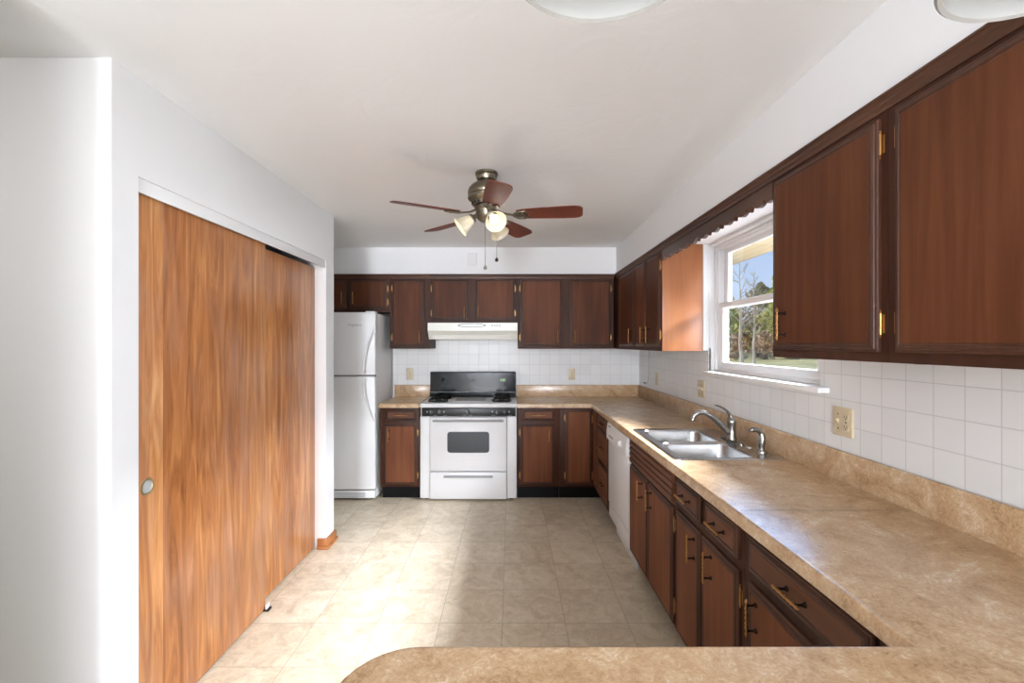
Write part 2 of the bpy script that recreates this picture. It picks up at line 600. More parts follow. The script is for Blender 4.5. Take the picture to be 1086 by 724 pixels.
def arc(p0, p1, p2, n):
    """quadratic bezier"""
    p0, p1, p2 = Vector(p0), Vector(p1), Vector(p2)
    return [p0 * (1 - t) ** 2 + p1 * 2 * t * (1 - t) + p2 * t * t for t in [i / n for i in range(n + 1)]]


def catmull(pts, n=6):
    P = [Vector(p) for p in pts]
    P = [P[0] * 2 - P[1]] + P + [P[-1] * 2 - P[-2]]
    out = []
    for i in range(1, len(P) - 2):
        for k_ in range(n):
            t = k_ / n
            a, b, c, d = P[i - 1], P[i], P[i + 1], P[i + 2]
            out.append(0.5 * (2 * b + (c - a) * t + (2 * a - 5 * b + 4 * c - d) * t * t + (3 * b - a - 3 * c + d) * t ** 3))
    out.append(P[-2])
    return out


# ------------------------------------------------------------------ the room
XL, XR, YB, ZC = -1.335, 1.375, 4.95, 2.434
XS, YS, ZS = 1.045, 4.60, 2.168          # soffit faces and underside
YBACK, XFAR = -6.0, -3.6

struct('floor', MB().box(XFAR - 0.1, XR + 0.12, YBACK - 0.1, YB + 0.12, -0.12, 0), M['floor'])
struct('ceiling', MB().box(XFAR - 0.1, XR + 0.12, YBACK - 0.1, YB + 0.12, ZC, ZC + 0.12), M['ceiling'])
struct('wall_far', MB().box(-2.2, XR + 0.12, YB, YB + 0.12, 0, ZC), M['wall'])
WY0, WY1, WZ0, WZ1 = 2.05, 3.205, 1.29, 2.15
mb = MB()
mb.box(XR, XR + 0.12, YBACK, YB, 0, WZ0 - 0.025)
mb.box(XR, XR + 0.12, YBACK, YB, WZ1, ZC)
mb.box(XR, XR + 0.12, WY1, YB, WZ0 - 0.025, WZ1)
mb.box(XR, XR + 0.12, YBACK, WY0, WZ0 - 0.025, WZ1)
struct('wall_right', mb, M['wall'])
mb = MB()
mb.box(XL - 0.115, XL, 1.543, 1.656, 0, ZC)
mb.box(XL - 0.115, XL, 3.335, 3.48, 0, ZC)
mb.box(XL - 0.115, XL, 1.656, 3.335, 2.078, ZC)
mb.box(-2.12, XL - 0.115, 3.37, 3.48, 0, ZC)
struct('wall_left', mb, M['wall'])
struct('wall_closet', MB().box(-2.2, -2.1, 1.656, YB, 0, ZC), M['wall'])
struct('wall_front', MB().box(XFAR, XL - 0.115, 1.543, 1.656, 0, ZC), M['wall'])
struct('wall_hall', MB().box(XFAR - 0.1, XFAR, YBACK, 1.656, 0, ZC), M['wall'])
struct('wall_light_block', MB().box(XL - 0.115, XL, YBACK, 1.2, 0, ZC), M['wall'])  # unseen partition added to keep the rear fill off the front wall
struct('wall_rear', MB().box(XFAR, XR, YBACK - 0.1, YBACK, 0, ZC), M['tan'])
mb = MB()
mb.box(XS, XR, 0.42, YS, ZS, ZC)
mb.box(-2.1, XR, YS, YB, ZS, ZC)
struct('wall_soffit', mb, M['wall'])

# oak baseboard wrapping the end of the closet wall
mb = MB()
for x0, x1, y0, y1 in ((XL - 0.06, XL + 0.014, 3.322, 3.336), (XL, XL + 0.014, 3.336, 3.494), (XL - 0.3, XL + 0.014, 3.48, 3.494)):
    mb.box(x0, x1, y0, y1, 0, 0.075, 0.003)
for x0, x1, y0, y1 in ((XL - 0.06, XL + 0.026, 3.310, 3.324), (XL + 0.012, XL + 0.026, 3.322, 3.506), (XL - 0.3, XL + 0.026, 3.492, 3.506)):
    mb.box(x0, x1, y0, y1, 0, 0.022, 0.005)
struct('baseboard_left', mb, M['oak'])

# closet header fascia
mb = MB()
mb.box(XL - 0.016, XL - 0.006, 1.656, 3.335, 2.026, 2.078, 0.001)
mb.box(XL - 0.10, XL - 0.016, 1.656, 3.335, 2.064, 2.078)
struct('trim_1', mb, M['trimw'])


def closet_door(name, x0, y0, y1, pull_y, label):
    d = MB().box(x0 - 0.032, x0, y0, y1, 0.012, 2.05 if pull_y else 2.026, 0.0015).build(name, M['closet'])
    tag(d, label, 'closet door', None, 'structure')
    if pull_y:
        p = MB()
        p.lathe([(0.032, 0.0), (0.031, 0.003), (0.024, 0.0035), (0.022, 0.0005)], (x0, pull_y, 0.945), (1, 0, 0), 28, caps=False)
        p.lathe([(0.022, 0.0006), (0.0005, 0.0004)], (x0, pull_y, 0.945), (1, 0, 0), 28, mi=1)
        o = p.build('door_pull', [M['pull'], M['lgrey']], d)
        o['label'] = 'round recessed brass finger pull'
    return d


closet_door('door_1', XL - 0.026, 1.612, 2.56, 1.727, 'near sliding closet door of warm brown veneer with a brass finger pull')
closet_door('door_2', XL - 0.082, 2.50, 3.336, None, 'far sliding closet door of warm brown veneer set behind the other')
g = tag(MB().box(XL - 0.04, XL - 0.002, 2.548, 2.585, 0, 0.012, 0.003).build('door_guide', M['black']), 'small black floor guide under the meeting edge of the sliding closet doors', 'door guide')
MB().box(XL - 0.022, XL - 0.014, 2.550, 2.583, 0.010, 0.034, 0.002).build('guide_fin', M['whitep'], g)

# tile backsplashes
struct('trim_2', MB().box(-1.262, XR - 0.004, YB - 0.008, YB + 0.01, 0.93, 1.70), M['tile_back'])
mb = MB()
mb.box(XR - 0.004, XR + 0.01, 0.1, WY0, 0.93, 1.45)
mb.box(XR - 0.004, XR + 0.01, WY0, WY1, 0.93, WZ0 - 0.025)
mb.box(XR - 0.004, XR + 0.01, WY1, YB - 0.008, 0.93, 1.45)
struct('trim_3', mb, M['tile_right'])
# metal edge strip at the free end of the back tile, white filler beside the window
struct('trim_4', MB().box(-1.268, -1.262, YB - 0.012, YB, 0.92, 1.70, 0.001), M['grey'])
struct('trim_5', MB().box(1.334, XR, 3.206, 3.236, 1.43, ZS, 0.001), M['trimw'])

# ------------------------------------------------------------------ window
win = empty('window_1', (XR + 0.045, (WY0 + WY1) / 2, WZ0))
win['kind'] = 'structure'
win['label'] = 'white double hung window over the sink with a view of trees'


def wpart(mb, name, mat, parent=win):
    o = mb.build(name, mat)
    o.parent = parent
    o.matrix_parent_inverse = Matrix.Translation(-Vector(win.location)) if parent is win else Matrix.Identity(4)
    return o


def rect_frame(mb, x0, x1, y0, y1, z0, z1, wl, wr, wb, wt, bev=0.003):
    mb.box(x0, x1, y0, y1, z0, z0 + wb, bev)
    mb.box(x0, x1, y0, y1, z1 - wt, z1, bev)
    mb.box(x0, x1, y0, y0 + wl, z0 + wb - 0.002, z1 - wt + 0.002, bev)
    mb.box(x0, x1, y1 - wr, y1, z0 + wb - 0.002, z1 - wt + 0.002, bev)
    return mb


mb = MB()
rect_frame(mb, XR + 0.045, XR + 0.115, WY0, WY1, WZ0, WZ1, 0.045, 0.045, 0.022, 0.03)
rect_frame(mb, XR + 0.035, XR + 0.05, WY0, WY1, WZ0, WZ1, 0.02, 0.02, 0.012, 0.016)
wpart(mb, 'window_frame', M['vinyl'])
ZM = 1.735
for nm, x0, x1, z0, z1, wb, wt in (('upper_sash', XR + 0.082, XR + 0.112, ZM - 0.02, WZ1 - 0.028, 0.035, 0.034), ('lower_sash', XR + 0.048, XR + 0.078, WZ0 + 0.02, ZM + 0.02, 0.045, 0.035)):
    mb = rect_frame(MB(), x0, x1, WY0 + 0.04, WY1 - 0.04, z0, z1, 0.06, 0.06, wb, wt, 0.004)
    if nm == 'lower_sash':
        mb.box(x0 - 0.008, x0 + 0.004, WY0 + 0.10, WY1 - 0.10, z1 - 0.016, z1 - 0.006, 0.002)
    sash = wpart(mb, nm, M['vinyl'])
    xm = (x0 + x1) / 2
    pane = MB().box(xm - 0.002, xm + 0.002, WY0 + 0.095, WY1 - 0.095, z0 + wb - 0.004, z1 - wt + 0.004).build('pane', M['glass'], sash)
mb = MB().box(1.322, XR + 0.046, 1.99, WY1 - 0.001, WZ0 - 0.025, WZ0, 0.004)
wpart(mb, 'window_sill', M['sill'])

# ------------------------------------------------------------------ cabinet hardware (meshes shared by all copies)


def keep_mesh(mb, mats, ang=40):
    o = mb.build('tmp', mats, ang=ang)
    me = o.data
    bpy.data.objects.remove(o)
    return me


mb = MB()
prof = []
for i in range(73):
    t = i / 72
    z = (t - 0.5) * 0.122
    a = abs(z)
    r = 0.0034 + 0.0024 * math.exp(-(a / 0.005) ** 2) + 0.0022 * math.exp(-((a - 0.016) / 0.004) ** 2)
    r += 0.0022 * math.exp(-((a - 0.030) / 0.005) ** 2) + 0.0026 * math.exp(-((a - 0.050) / 0.003) ** 2)
    if a > 0.054: r = 0.0042 * max(0.15, math.sqrt(max(0, 1 - ((a - 0.054) / 0.0075) ** 2)))
    prof.append((r, z))
mb.lathe(prof, (0, -0.030, 0), (0, 0, 1), 14)
for s in (-1, 1):
    mb.lathe([(0.0085, 0), (0.008, 0.003), (0.0045, 0.006), (0.0034, 0.016), (0.0042, 0.026), (0.003, 0.031)], (0, 0, s * 0.040), (0, -1, 0), 12, mi=1)
PULL = keep_mesh(mb, [M['brass'], M['brassd']])
PULL.name = 'turned_brass_pull'

mb = MB()
mb.box(-0.008, 0.0, -0.0025, 0.0, -0.026, 0.026, 0.001)
mb.lathe([(0.0012, -0.040), (0.0034, -0.037), (0.0014, -0.033), (0.0042, -0.030), (0.0042, -0.011), (0.0034, -0.0105), (0.0034, -0.0095), (0.0042, -0.009), (0.0042, 0.009), (0.0034, 0.0095), (0.0034, 0.0105), (0.0042, 0.011), (0.0042, 0.030), (0.0014, 0.033), (0.0034, 0.037), (0.0012, 0.040)], (0.003, -0.005, 0), (0, 0, 1), 10)
HINGE = keep_mesh(mb, [M['brass']])
HINGE.name = 'finial_hinge'

DOOR_PROF = [(0, -0.0), (0, 0.009), (0.003, 0.0125), (0.0085, 0.0135), (0.0105, 0.0165), (0.0165, 0.0195), (0.021, 0.0195), (0.0235, 0.0172), (0.026, 0.0172), (0.0275, 0.0185)]
DOOR_MI = [1] * 8 + [0]
EDGE_OUT = 0.0185


def door(parent, x0, x1, z0, z1, pull=None, hinge=None, zpull=None, name='door', hz=None):
    """pull: x of the pull; hinge: 'l' or 'r'"""
    d = MB().slab(x0, x1, z0, z1, DOOR_PROF, DOOR_MI).build(name, [M['cab_brightened' if parent.name.split('.')[0] in ('base_cabinet', 'corner_base_cabinet') else 'cab'], M['edge']], parent, ang=25)
    if pull is not None:
        inst(PULL, 'handle', d, (pull, -EDGE_OUT, zpull))
    if hinge:
        for z in (hz or (z0 + 0.085, z1 - 0.085)):
            if hinge == 'l':
                inst(HINGE, 'hinge', d, (x0 - 0.004, 0, z))
            else:
                inst(HINGE, 'hinge', d, (x1 + 0.004, 0, z), (0, 0, 0)).scale = (-1, 1, 1)
    return d


def drawer(parent, x0, x1, z0, z1):
    d = MB().slab(x0, x1, z0, z1, DOOR_PROF, DOOR_MI).build('drawer', [M['cab_h'], M['edge']], parent, ang=25)
    inst(PULL, 'handle', d, ((x0 + x1) / 2, -EDGE_OUT, (z0 + z1) / 2), (0, PI / 2, 0))
    return d


BASE_T, BASE_B = 0.874, 0.125


def base_unit(label, loc, rz, w, depth, group=None, toe=0.075, open_top=False):
    r = empty('base_cabinet', loc, rz, label, 'cabinet', group)
    if open_top:
        mb_ = MB().box(0, w, 0.019, depth, BASE_B, 0.70)
    else:
        mb_ = MB().box(0, w, 0.019, depth, BASE_B, BASE_T)
    mb_.build('body', M['frame'], r)
    MB().box(0, w, 0, 0.0195, BASE_B, BASE_T, 0.001).build('face_frame', M['frame'], r)
    MB().box(0, w, toe, toe + 0.012, 0, BASE_B + 0.002).build('toe_kick', M['toe'], r)
    return r


def crown(r, x0, x1, h_top, ends=(False, False)):
    """moulding along the top of the face; local front at y = 0"""
    pf = [(0.0, -0.040), (-0.006, -0.040), (-0.008, -0.030), (-0.014, -0.022), (-0.014, -0.016), (-0.020, -0.008), (-0.024, -0.006), (-0.024, 0.0), (0.0, 0.0)]
    return MB().prism(pf, lambda a, b, t: (t, a, h_top + b), x0, x1).build('crown', M['crown'] if False else M['crown_x'], r, ang=20)


M['crown_x'] = wood('walnut_crown_run', (52, 32, 22), (78, 48, 32), (104, 70, 48), (0.06, 1, 1), rough=0.33)


def wall_unit(label, loc, rz, w, depth, h, side=None, x_crown=None, group=None):
    r = empty('wall_cabinet', loc, rz, label, 'cabinet', group)
    MB().box(0, w, 0.019, depth, 0, h - 0.001).build('body', M['frame'], r)
    MB().box(0, w, 0, 0.0195, -0.0005, h - 0.001).build('face_frame', M['frame'], r)
    a, b = x_crown or (-0.001, w + 0.001)
    crown(r, a, b, h - 0.001)
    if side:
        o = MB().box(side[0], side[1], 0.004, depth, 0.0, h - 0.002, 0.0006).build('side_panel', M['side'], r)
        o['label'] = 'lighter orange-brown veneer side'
    return r


ZU = 1.427
HU = ZS - ZU
UZ0, UZ1 = 1.455 - ZU, 2.112 - ZU

# wall cabinets along the far wall (front faces at y = YS); local x = world x - x0
DU = YB - YS - 0.012


def far_unit(label, x0, x1, z0):
    return wall_unit(label, (x0, YS, z0), 0, x1 - x0, DU, ZS - z0)


x0 = -2.05; z0 = 1.79
r = far_unit('short dark walnut wall cabinet above the white refrigerator', x0, -1.207, z0)
door(r, -2.015 - x0, -1.64 - x0, 1.825 - z0, 2.112 - z0, -1.672 - x0, 'l', 1.93 - z0, hz=(0.10, 0.235))
door(r, -1.598 - x0, -1.232 - x0, 1.825 - z0, 2.112 - z0, -1.562 - x0, 'r', 1.93 - z0, hz=(0.10, 0.235))
x0 = -1.205
r = far_unit('narrow single-door dark walnut wall cabinet between refrigerator and range hood', x0, -0.806, ZU)
door(r, -1.180 - x0, -0.857 - x0, UZ0, UZ1, -0.902 - x0, 'l', 0.118)
x0 = -0.804; z0 = 1.68
r = far_unit('short two-door walnut wall cabinet directly above the range hood', x0, 0.067, z0)
door(r, -0.788 - x0, -0.424 - x0, 1.712 - z0, 2.112 - z0, -0.462 - x0, 'l', 1.79 - z0, hz=(0.10, 0.345))
door(r, -0.350 - x0, 0.036 - x0, 1.712 - z0, 2.112 - z0, -0.316 - x0, 'r', 1.79 - z0, hz=(0.10, 0.345))
x0 = 0.069
r = far_unit('tall two-door dark walnut wall cabinet on the far wall beside the corner', x0, 1.020, ZU)
door(r, 0.094 - x0, 0.505 - x0, UZ0, UZ1, 0.462 - x0, 'l', 0.118)
door(r, 0.589 - x0, 0.988 - x0, UZ0, UZ1, 0.630 - x0, 'r', 0.118)

# wall cabinets on the window wall: face at x = XS, local x runs towards the camera


def right_unit(label, yfar, ynear, depth=0.285, **kw):
    return wall_unit(label, (XS, yfar, ZU), -PI / 2, yfar - ynear, depth, HU, **kw)


yf = YB - 0.012
r = right_unit('single-door dark walnut wall cabinet in the far corner of the window wall', yf, 3.862, x_crown=(yf - YS + 0.024, yf - 3.862))
door(r, yf - 4.40, yf - 3.885, UZ0, UZ1, yf - 3.925, None, 0.118)
yf = 3.860
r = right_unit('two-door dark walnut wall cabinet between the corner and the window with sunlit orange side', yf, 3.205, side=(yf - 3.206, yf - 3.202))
door(r, yf - 3.840, yf - 3.545, UZ0, UZ1, yf - 3.565, 'l', 0.118)
door(r, yf - 3.512, yf - 3.225, UZ0, UZ1, yf - 3.42, 'r', 0.118)
yf = 1.842
r = right_unit('single-door dark walnut wall cabinet covering part of the window', yf, 1.281, side=(-0.003, 0.001))
door(r, yf - 1.818, yf - 1.302, UZ0, UZ1, yf - 1.732, 'r', 0.125, hz=(0.108, 0.612))
yf = 1.279
r = right_unit('largest looking dark walnut wall cabinet nearest the camera above the bare counter', yf, 0.60)
door(r, yf - 1.246, yf - 0.63, UZ0, UZ1, yf - 0.67, 'l', 0.125, hz=(0.108, 0.612))

# scalloped valance bridging the window between the wall cabinets
v = empty('window_valance', (XS, 3.200, ZS - 0.113), -PI / 2, 'dark walnut valance with scalloped lower edge spanning above the sink window', 'valance')
LV = 3.200 - 1.848
pts = [(0, 0.112), (0, 0.0)]
NSC = 9
edge0 = 0.035
pit = (LV - 2 * edge0) / NSC
pts.append((edge0, 0.0))
for i in range(NSC):
    a = edge0 + i * pit
    for t, h in ((0.00, 0.0), (0.04, 0.016), (0.10, 0.022), (0.18, 0.014), (0.30, 0.005), (0.42, -0.001), (0.54, -0.003), (0.66, 0.001), (0.74, 0.008), (0.80, 0.019), (0.84, 0.018), (0.88, 0.006), (0.94, -0.001)):
        pts.append((a + t * pit, h))
pts += [(LV - edge0, 0.0), (LV, 0.0), (LV, 0.112)]
MB().prism(pts, lambda a, b, t: (a, t, b), 0.0, 0.019).build('board', M['crown_x'], v, smooth=False)
crown(v, -0.004, LV + 0.006, 0.112)

# base cabinets ------------------------------------------------------------
YF = 4.365
XF = 0.785
DB = YB - YF - 0.012
x0 = -1.234
r = base_unit('single narrow walnut base cabinet between the refrigerator and the range', (x0, YF, 0), 0, 0.366, DB)
drawer(r, -1.188 - x0, -0.892 - x0, 0.752, 0.860)
door(r, -1.205 - x0, -0.887 - x0, 0.15, 0.722, -1.150 - x0, 'r', 0.62)
x0 = 0.062
r = base_unit('walnut base cabinet with one drawer and door beside the range on the corner side', (x0, YF, 0), 0, 0.398, DB)
drawer(r, 0.105 - x0, 0.41 - x0, 0.752, 0.860)
door(r, 0.089 - x0, 0.41 - x0, 0.15, 0.722, 0.355 - x0, 'l', 0.62)
# corner cabinet
x0 = 0.462
r = empty('corner_base_cabinet', (x0, YF, 0), 0, 'walnut corner base cabinet with an L-shaped pair of full-height doors', 'cabinet')
mb = MB().box(0, XR - 0.012 - x0, 0.019, DB, BASE_B, BASE_T)
mb.box(XF - x0 + 0.019, XR - 0.012 - x0, 4.126 - YF, 0.02, BASE_B, BASE_T)
mb.build('body', M['frame'], r)
mb = MB().box(0, XF - x0, 0, 0.0195, BASE_B, BASE_T, 0.001)
mb.box(XF - x0, XF - x0 + 0.0195, 4.126 - YF, 0.0195, BASE_B, BASE_T, 0.001)
mb.build('face_frame', M['frame'], r)
mb = MB().box(0, XF - x0 + 0.087, 0.075, 0.087, 0, BASE_B + 0.002)
mb.box(XF - x0 + 0.075, XF - x0 + 0.087, 4.126 - YF, 0.075, 0, BASE_B + 0.002)
mb.build('toe_kick', M['toe'], r)
door(r, 0.513 - x0, 0.764 - x0, 0.15, 0.860, None, 'l')
d = door(r, 0.022, 0.225, 0.15, 0.860, None, None)
d.location = (XF - x0, 0, 0)
d.rotation_euler = (0, 0, -PI / 2)
inst(HINGE, 'hinge', d, (0.030, -0.018, 0.77))
inst(HINGE, 'hinge', d, (0.030, -0.018, 0.24))


def rbase(label, yfar, ynear, **kw):
    return base_unit(label, (XF, yfar, 0), -PI / 2, yfar - ynear, XR - 0.012 - XF, toe=0.075, **kw)


yf = 4.124
r = rbase('walnut base cabinet of three stacked drawers between the corner and dishwasher', yf, 3.632)
for z0, z1 in ((0.745, 0.860), (0.460, 0.735), (0.145, 0.450)):
    drawer(r, 0.03, yf - 3.655, z0, z1)
yf = 3.012
r = rbase('walnut sink base cabinet with grooved false front above two doors', yf, 2.188, open_top=True)
door(r, yf - 2.995, yf - 2.612, 0.14, 0.700, yf - 2.700, 'l', 0.62)
door(r, yf - 2.598, yf - 2.210, 0.14, 0.700, yf - 2.530, 'r', 0.62)
pf = [(0, 0.0), (0, 0.010)]
mb = MB()
zz = 0.715
rows = [(0.0, 0.010)]
prof = [(0.0, 0.715), (-0.014, 0.715), (-0.018, 0.722)]
for i in range(4):
    b_ = 0.722 + i * 0.033
    prof += [(-0.018, b_ + 0.024), (-0.008, b_ + 0.027), (-0.008, b_ + 0.030), (-0.018, b_ + 0.033)]
prof += [(-0.014, 0.862), (0.0, 0.862)]
mb.prism(prof, lambda a, b, t: (t, a, b), yf - 2.995, yf - 2.210)
o = mb.build('false_front', M['cab_h'], r, ang=20)
yf = 2.186
r = rbase('walnut base cabinet with two drawers over two doors next to the sink cabinet', yf, 1.552)
drawer(r, yf - 2.160, yf - 1.892, 0.740, 0.856)
drawer(r, yf - 1.836, yf - 1.576, 0.740, 0.856)
door(r, yf - 2.160, yf - 1.892, 0.14, 0.706, yf - 1.935, 'l', 0.62)
door(r, yf - 1.872, yf - 1.572, 0.14, 0.706, yf - 1.772, 'r', 0.62)
yf = 1.550
r = rbase('walnut base cabinet with one wide drawer next to the peninsula corner', yf, 0.842)
drawer(r, yf - 1.504, yf - 0.985, 0.740, 0.856)
door(r, yf - 1.504, yf - 0.985, 0.14, 0.706, yf - 1.446, 'r', 0.62)

# peninsula base: plain walnut panels under the overhanging counter
r = empty('peninsula_cabinet', (-0.16, 0.30, 0), 0, 'walnut base under the peninsula counter at the bottom of the photo', 'cabinet')
MB().box(0, 1.51, 0.0, 0.535, 0.0, BASE_T, 0.002).build('body', M['frame'], r)
for i in range(3):
    MB().slab(0.04 + i * 0.48, 0.48 + i * 0.48, 0.12, 0.83, DOOR_PROF, DOOR_MI).build('panel', [M['cab'], M['edge']], r, ang=25)

# ------------------------------------------------------------------ countertops
CT, CB = 0.915, 0.8745


def offset_poly(poly, d):
    n = len(poly)
    out = []
    for i in range(n):
        p0, p1, p2 = Vector(poly[i - 1]), Vector(poly[i]), Vector(poly[(i + 1) % n])
        e1 = (p1 - p0).normalized(); e2 = (p2 - p1).normalized()
        n1 = Vector((-e1.y, e1.x)); n2 = Vector((-e2.y, e2.x))
        m = (n1 + n2)
        m = m / max(1e-6, (1 + n1.dot(n2)))
        out.append(tuple(p1 + m * d))
    return out


def counter_mesh(outline, hole=None):
    mb = MB()
    prof = [(0.0, CB), (0.0, CT - 0.012), (0.0025, CT - 0.004), (0.007, CT - 0.0002), (0.012, CT + 0.0012), (0.018, CT + 0.0006), (0.024, CT)]
    rs = []
    for ins, z in prof:
        rs.append([(x, y, z) for x, y in offset_poly(outline, ins)])
    mb.rings(rs, cap0=False, cap1=False)
    bm = mb.bm
    for z, ring in ((CB, outline), (CT, offset_poly(outline, 0.024))):
        bm.verts.ensure_lookup_table()
        loops = [ring] + ([hole] if hole else [])
        es = []
        for lp in loops:
            vv = [bm.verts.new((x, y, z)) for x, y in lp]
            es += [bm.edges.new((vv[i], vv[(i + 1) % len(vv)])) for i in range(len(vv))]
        bmesh.ops.triangle_fill(bm, use_beauty=True, edges=es)
    if hole:
        mb.rings([[(x, y, CB) for x, y in hole], [(x, y, CT) for x, y in hole]], False, False)
    bmesh.ops.remove_doubles(bm, verts=bm.verts[:], dist=1e-5)
    return mb


XW = XR - 0.005      # counter back against the tile
YW = YB - 0.009
out = [(XW, 0.16), (XW, YW), (0.0575, YW), (0.0575, 4.335), (0.755, 4.335), (0.755, 0.868)]
cr = 0.13
for i in range(9):
    a = PI / 2 + i / 8 * PI / 2
    out.append((-0.295 + cr + cr * math.cos(a), 0.868 - cr + cr * math.sin(a)))
for i in range(9):
    a = PI + i / 8 * PI / 2
    out.append((-0.295 + cr + cr * math.cos(a), 0.16 + cr + cr * math.sin(a)))
SX0, SX1, SY0, SY1 = 0.797, 1.333, 2.235, 3.03     # sink rim
hole = [(SX0 + 0.02, SY0 + 0.02), (SX1 - 0.02, SY0 + 0.02), (SX1 - 0.02, SY1 - 0.02), (SX0 + 0.02, SY1 - 0.02)]
ct = empty('countertop', (1.06, 2.5, CB), 0, 'long tan stone-look countertop wrapping from the range past the sink to the peninsula', 'countertop')
o = counter_mesh(out, hole).build('worktop', M['counter'], ang=30)
o.location = (0, 0, 0); o.parent = ct; o.matrix_parent_inverse = Matrix.Translation(-Vector(ct.location))
mb = MB().box(XW - 0.019, XW, 0.17, YW, CT - 0.001, 1.037, 0.004)
mb.box(0.0575, XW - 0.018, YW - 0.019, YW, CT - 0.001, 1.037, 0.004)
o = mb.build('backsplash', M['counter'])
o.parent = ct; o.matrix_parent_inverse = Matrix.Translation(-Vector(ct.location))
o = MB().box(0.762, XW - 0.02, 1.5625, 1.5645, CT - 0.001, CT + 0.0004).build('seam', M['slot'])
o.parent = ct; o.matrix_parent_inverse = Matrix.Translation(-Vector(ct.location))
ct2 = empty('countertop', (-1.05, 4.6, CB), 0, 'short piece of tan countertop between the refrigerator and the range', 'countertop')
o = counter_mesh([(-0.862, 4.335), (-0.862, YW), (-1.243, YW), (-1.243, 4.335)][::1]).build('worktop', M['counter'], ang=30)
o.parent = ct2; o.matrix_parent_inverse = Matrix.Translation(-Vector(ct2.location))
o = MB().box(-1.243, -0.862, YW - 0.019, YW, CT - 0.001, 1.037, 0.004).build('backsplash', M['counter'])
o.parent = ct2; o.matrix_parent_inverse = Matrix.Translation(-Vector(ct2.location))

# ------------------------------------------------------------------ sink, faucet, sprayer


def rrect(x0, x1, y0, y1, r, z, n=5):
    pts = []
    for cx, cy, a0 in ((x1 - r, y1 - r, 0), (x0 + r, y1 - r, PI / 2), (x0 + r, y0 + r, PI), (x1 - r, y0 + r, 1.5 * PI)):
        for i in range(n + 1):
            a = a0 + i / n * PI / 2
            pts.append((cx + r * math.cos(a), cy + r * math.sin(a), z))
    return pts


sx, sy = (SX0 + SX1) / 2, (SY0 + SY1) / 2
sink = empty('kitchen_sink', (sx, sy, CT), 0, 'stainless steel double bowl drop-in sink set in the countertop under the window', 'sink')


def lp(mb, name, mat, parent, origin, ang=35):
    """mesh built in world coordinates, re-expressed in its parent's"""
    for v_ in mb.bm.verts:
        v_.co -= Vector(origin)
    return mb.build(name, mat, parent, ang=ang)


B1 = (SX0 + 0.045, SX1 - 0.125, SY0 + 0.035, 2.618)
B2 = (SX0 + 0.045, SX1 - 0.125, 2.646, SY1 - 0.035)
mb = MB()
ro = rrect(SX0, SX1, SY0, SY1, 0.025, CT + 0.0005)
rim = [ro, rrect(SX0 + 0.002, SX1 - 0.002, SY0 + 0.002, SY1 - 0.002, 0.024, CT + 0.006), rrect(SX0 + 0.012, SX1 - 0.012, SY0 + 0.012, SY1 - 0.012, 0.02, CT + 0.0075), rrect(SX0 + 0.02, SX1 - 0.02, SY0 + 0.02, SY1 - 0.02, 0.016, CT + 0.004)]
mb.rings(rim, False, False)
es = []
for lpz in (rim[-1], rrect(*B1, 0.05, CT + 0.004), rrect(*B2, 0.05, CT + 0.004)):
    vv = [mb.bm.verts.new(p) for p in lpz]
    es += [mb.bm.edges.new((vv[i], vv[(i + 1) % len(vv)])) for i in range(len(vv))]
bmesh.ops.triangle_fill(mb.bm, use_beauty=True, edges=es)
bmesh.ops.remove_doubles(mb.bm, verts=mb.bm.verts[:], dist=1e-5)
lp(mb, 'rim', M['steel'], sink, (sx, sy, CT))
for B in (B1, B2):
    mb = MB()
    dp = -0.165
    rs = []
    for ins, z, rad in ((0, 0.004, 0.05), (0.004, 0.0, 0.048), (0.007, -0.01, 0.046), (0.014, dp + 0.03, 0.045), (0.022, dp + 0.01, 0.045), (0.04, dp, 0.04)):
        rs.append(rrect(B[0] + ins, B[1] - ins, B[2] + ins, B[3] - ins, rad, CT + z))
    mb.rings(rs, False, True)
    bowl = lp(mb, 'bowl', M['steel'], sink, (sx, sy, CT))
    cx, cy = (B[0] + B[1]) / 2 - sx, (B[2] + B[3]) / 2 - sy
    MB().lathe([(0.044, 0.0005), (0.042, 0.004), (0.034, 0.004), (0.028, 0.001), (0.001, 0.001)], (cx, cy, dp), n=24).build('drain', M['chrome'], bowl)

FX, FY, FZ = 1.272, 2.665, CT + 0.0042
fa = empty('faucet', (FX, FY, FZ), 0, 'satin nickel single-lever faucet with a curved spout over the sink', 'faucet')
mb = MB()
mb.rings([[(p[0] * 0.030, p[1] * 0.125, z) for p in [(math.copysign(abs(math.cos(a)) ** 0.8, math.cos(a)), math.copysign(abs(math.sin(a)) ** 0.9, math.sin(a))) for a in [2 * PI * i / 32 for i in range(32)]]] for z in (0, 0.006)] +
         [[(p[0] * 0.026, p[1] * 0.118, 0.010) for p in [(math.cos(2 * PI * i / 32), math.sin(2 * PI * i / 32)) for i in range(32)]]])
mb.build('deck_plate', M['nickel'], fa)
MB().lathe([(0.029, 0.008), (0.028, 0.02), (0.024, 0.03), (0.0235, 0.095), (0.026, 0.103), (0.026, 0.112), (0.022, 0.128), (0.012, 0.138), (0.001, 0.140)], n=26).build('faucet_body', M['nickel'], fa)
path = catmull([(-0.01, 0, 0.045), (-0.045, 0, 0.078), (-0.10, 0, 0.128), (-0.145, 0, 0.158), (-0.182, 0, 0.163), (-0.212, 0, 0.148), (-0.226, 0, 0.118)], 6)
MB().tube(path, [0.019 - 0.007 * i / (len(path) - 1) + (0.002 if i >= len(path) - 3 else 0) for i in range(len(path))], 14).build('spout', M['nickel'], fa)
path = catmull([(0.0, 0, 0.125), (-0.012, 0, 0.152), (-0.035, 0, 0.178), (-0.066, 0, 0.196), (-0.10, 0, 0.206)], 5)
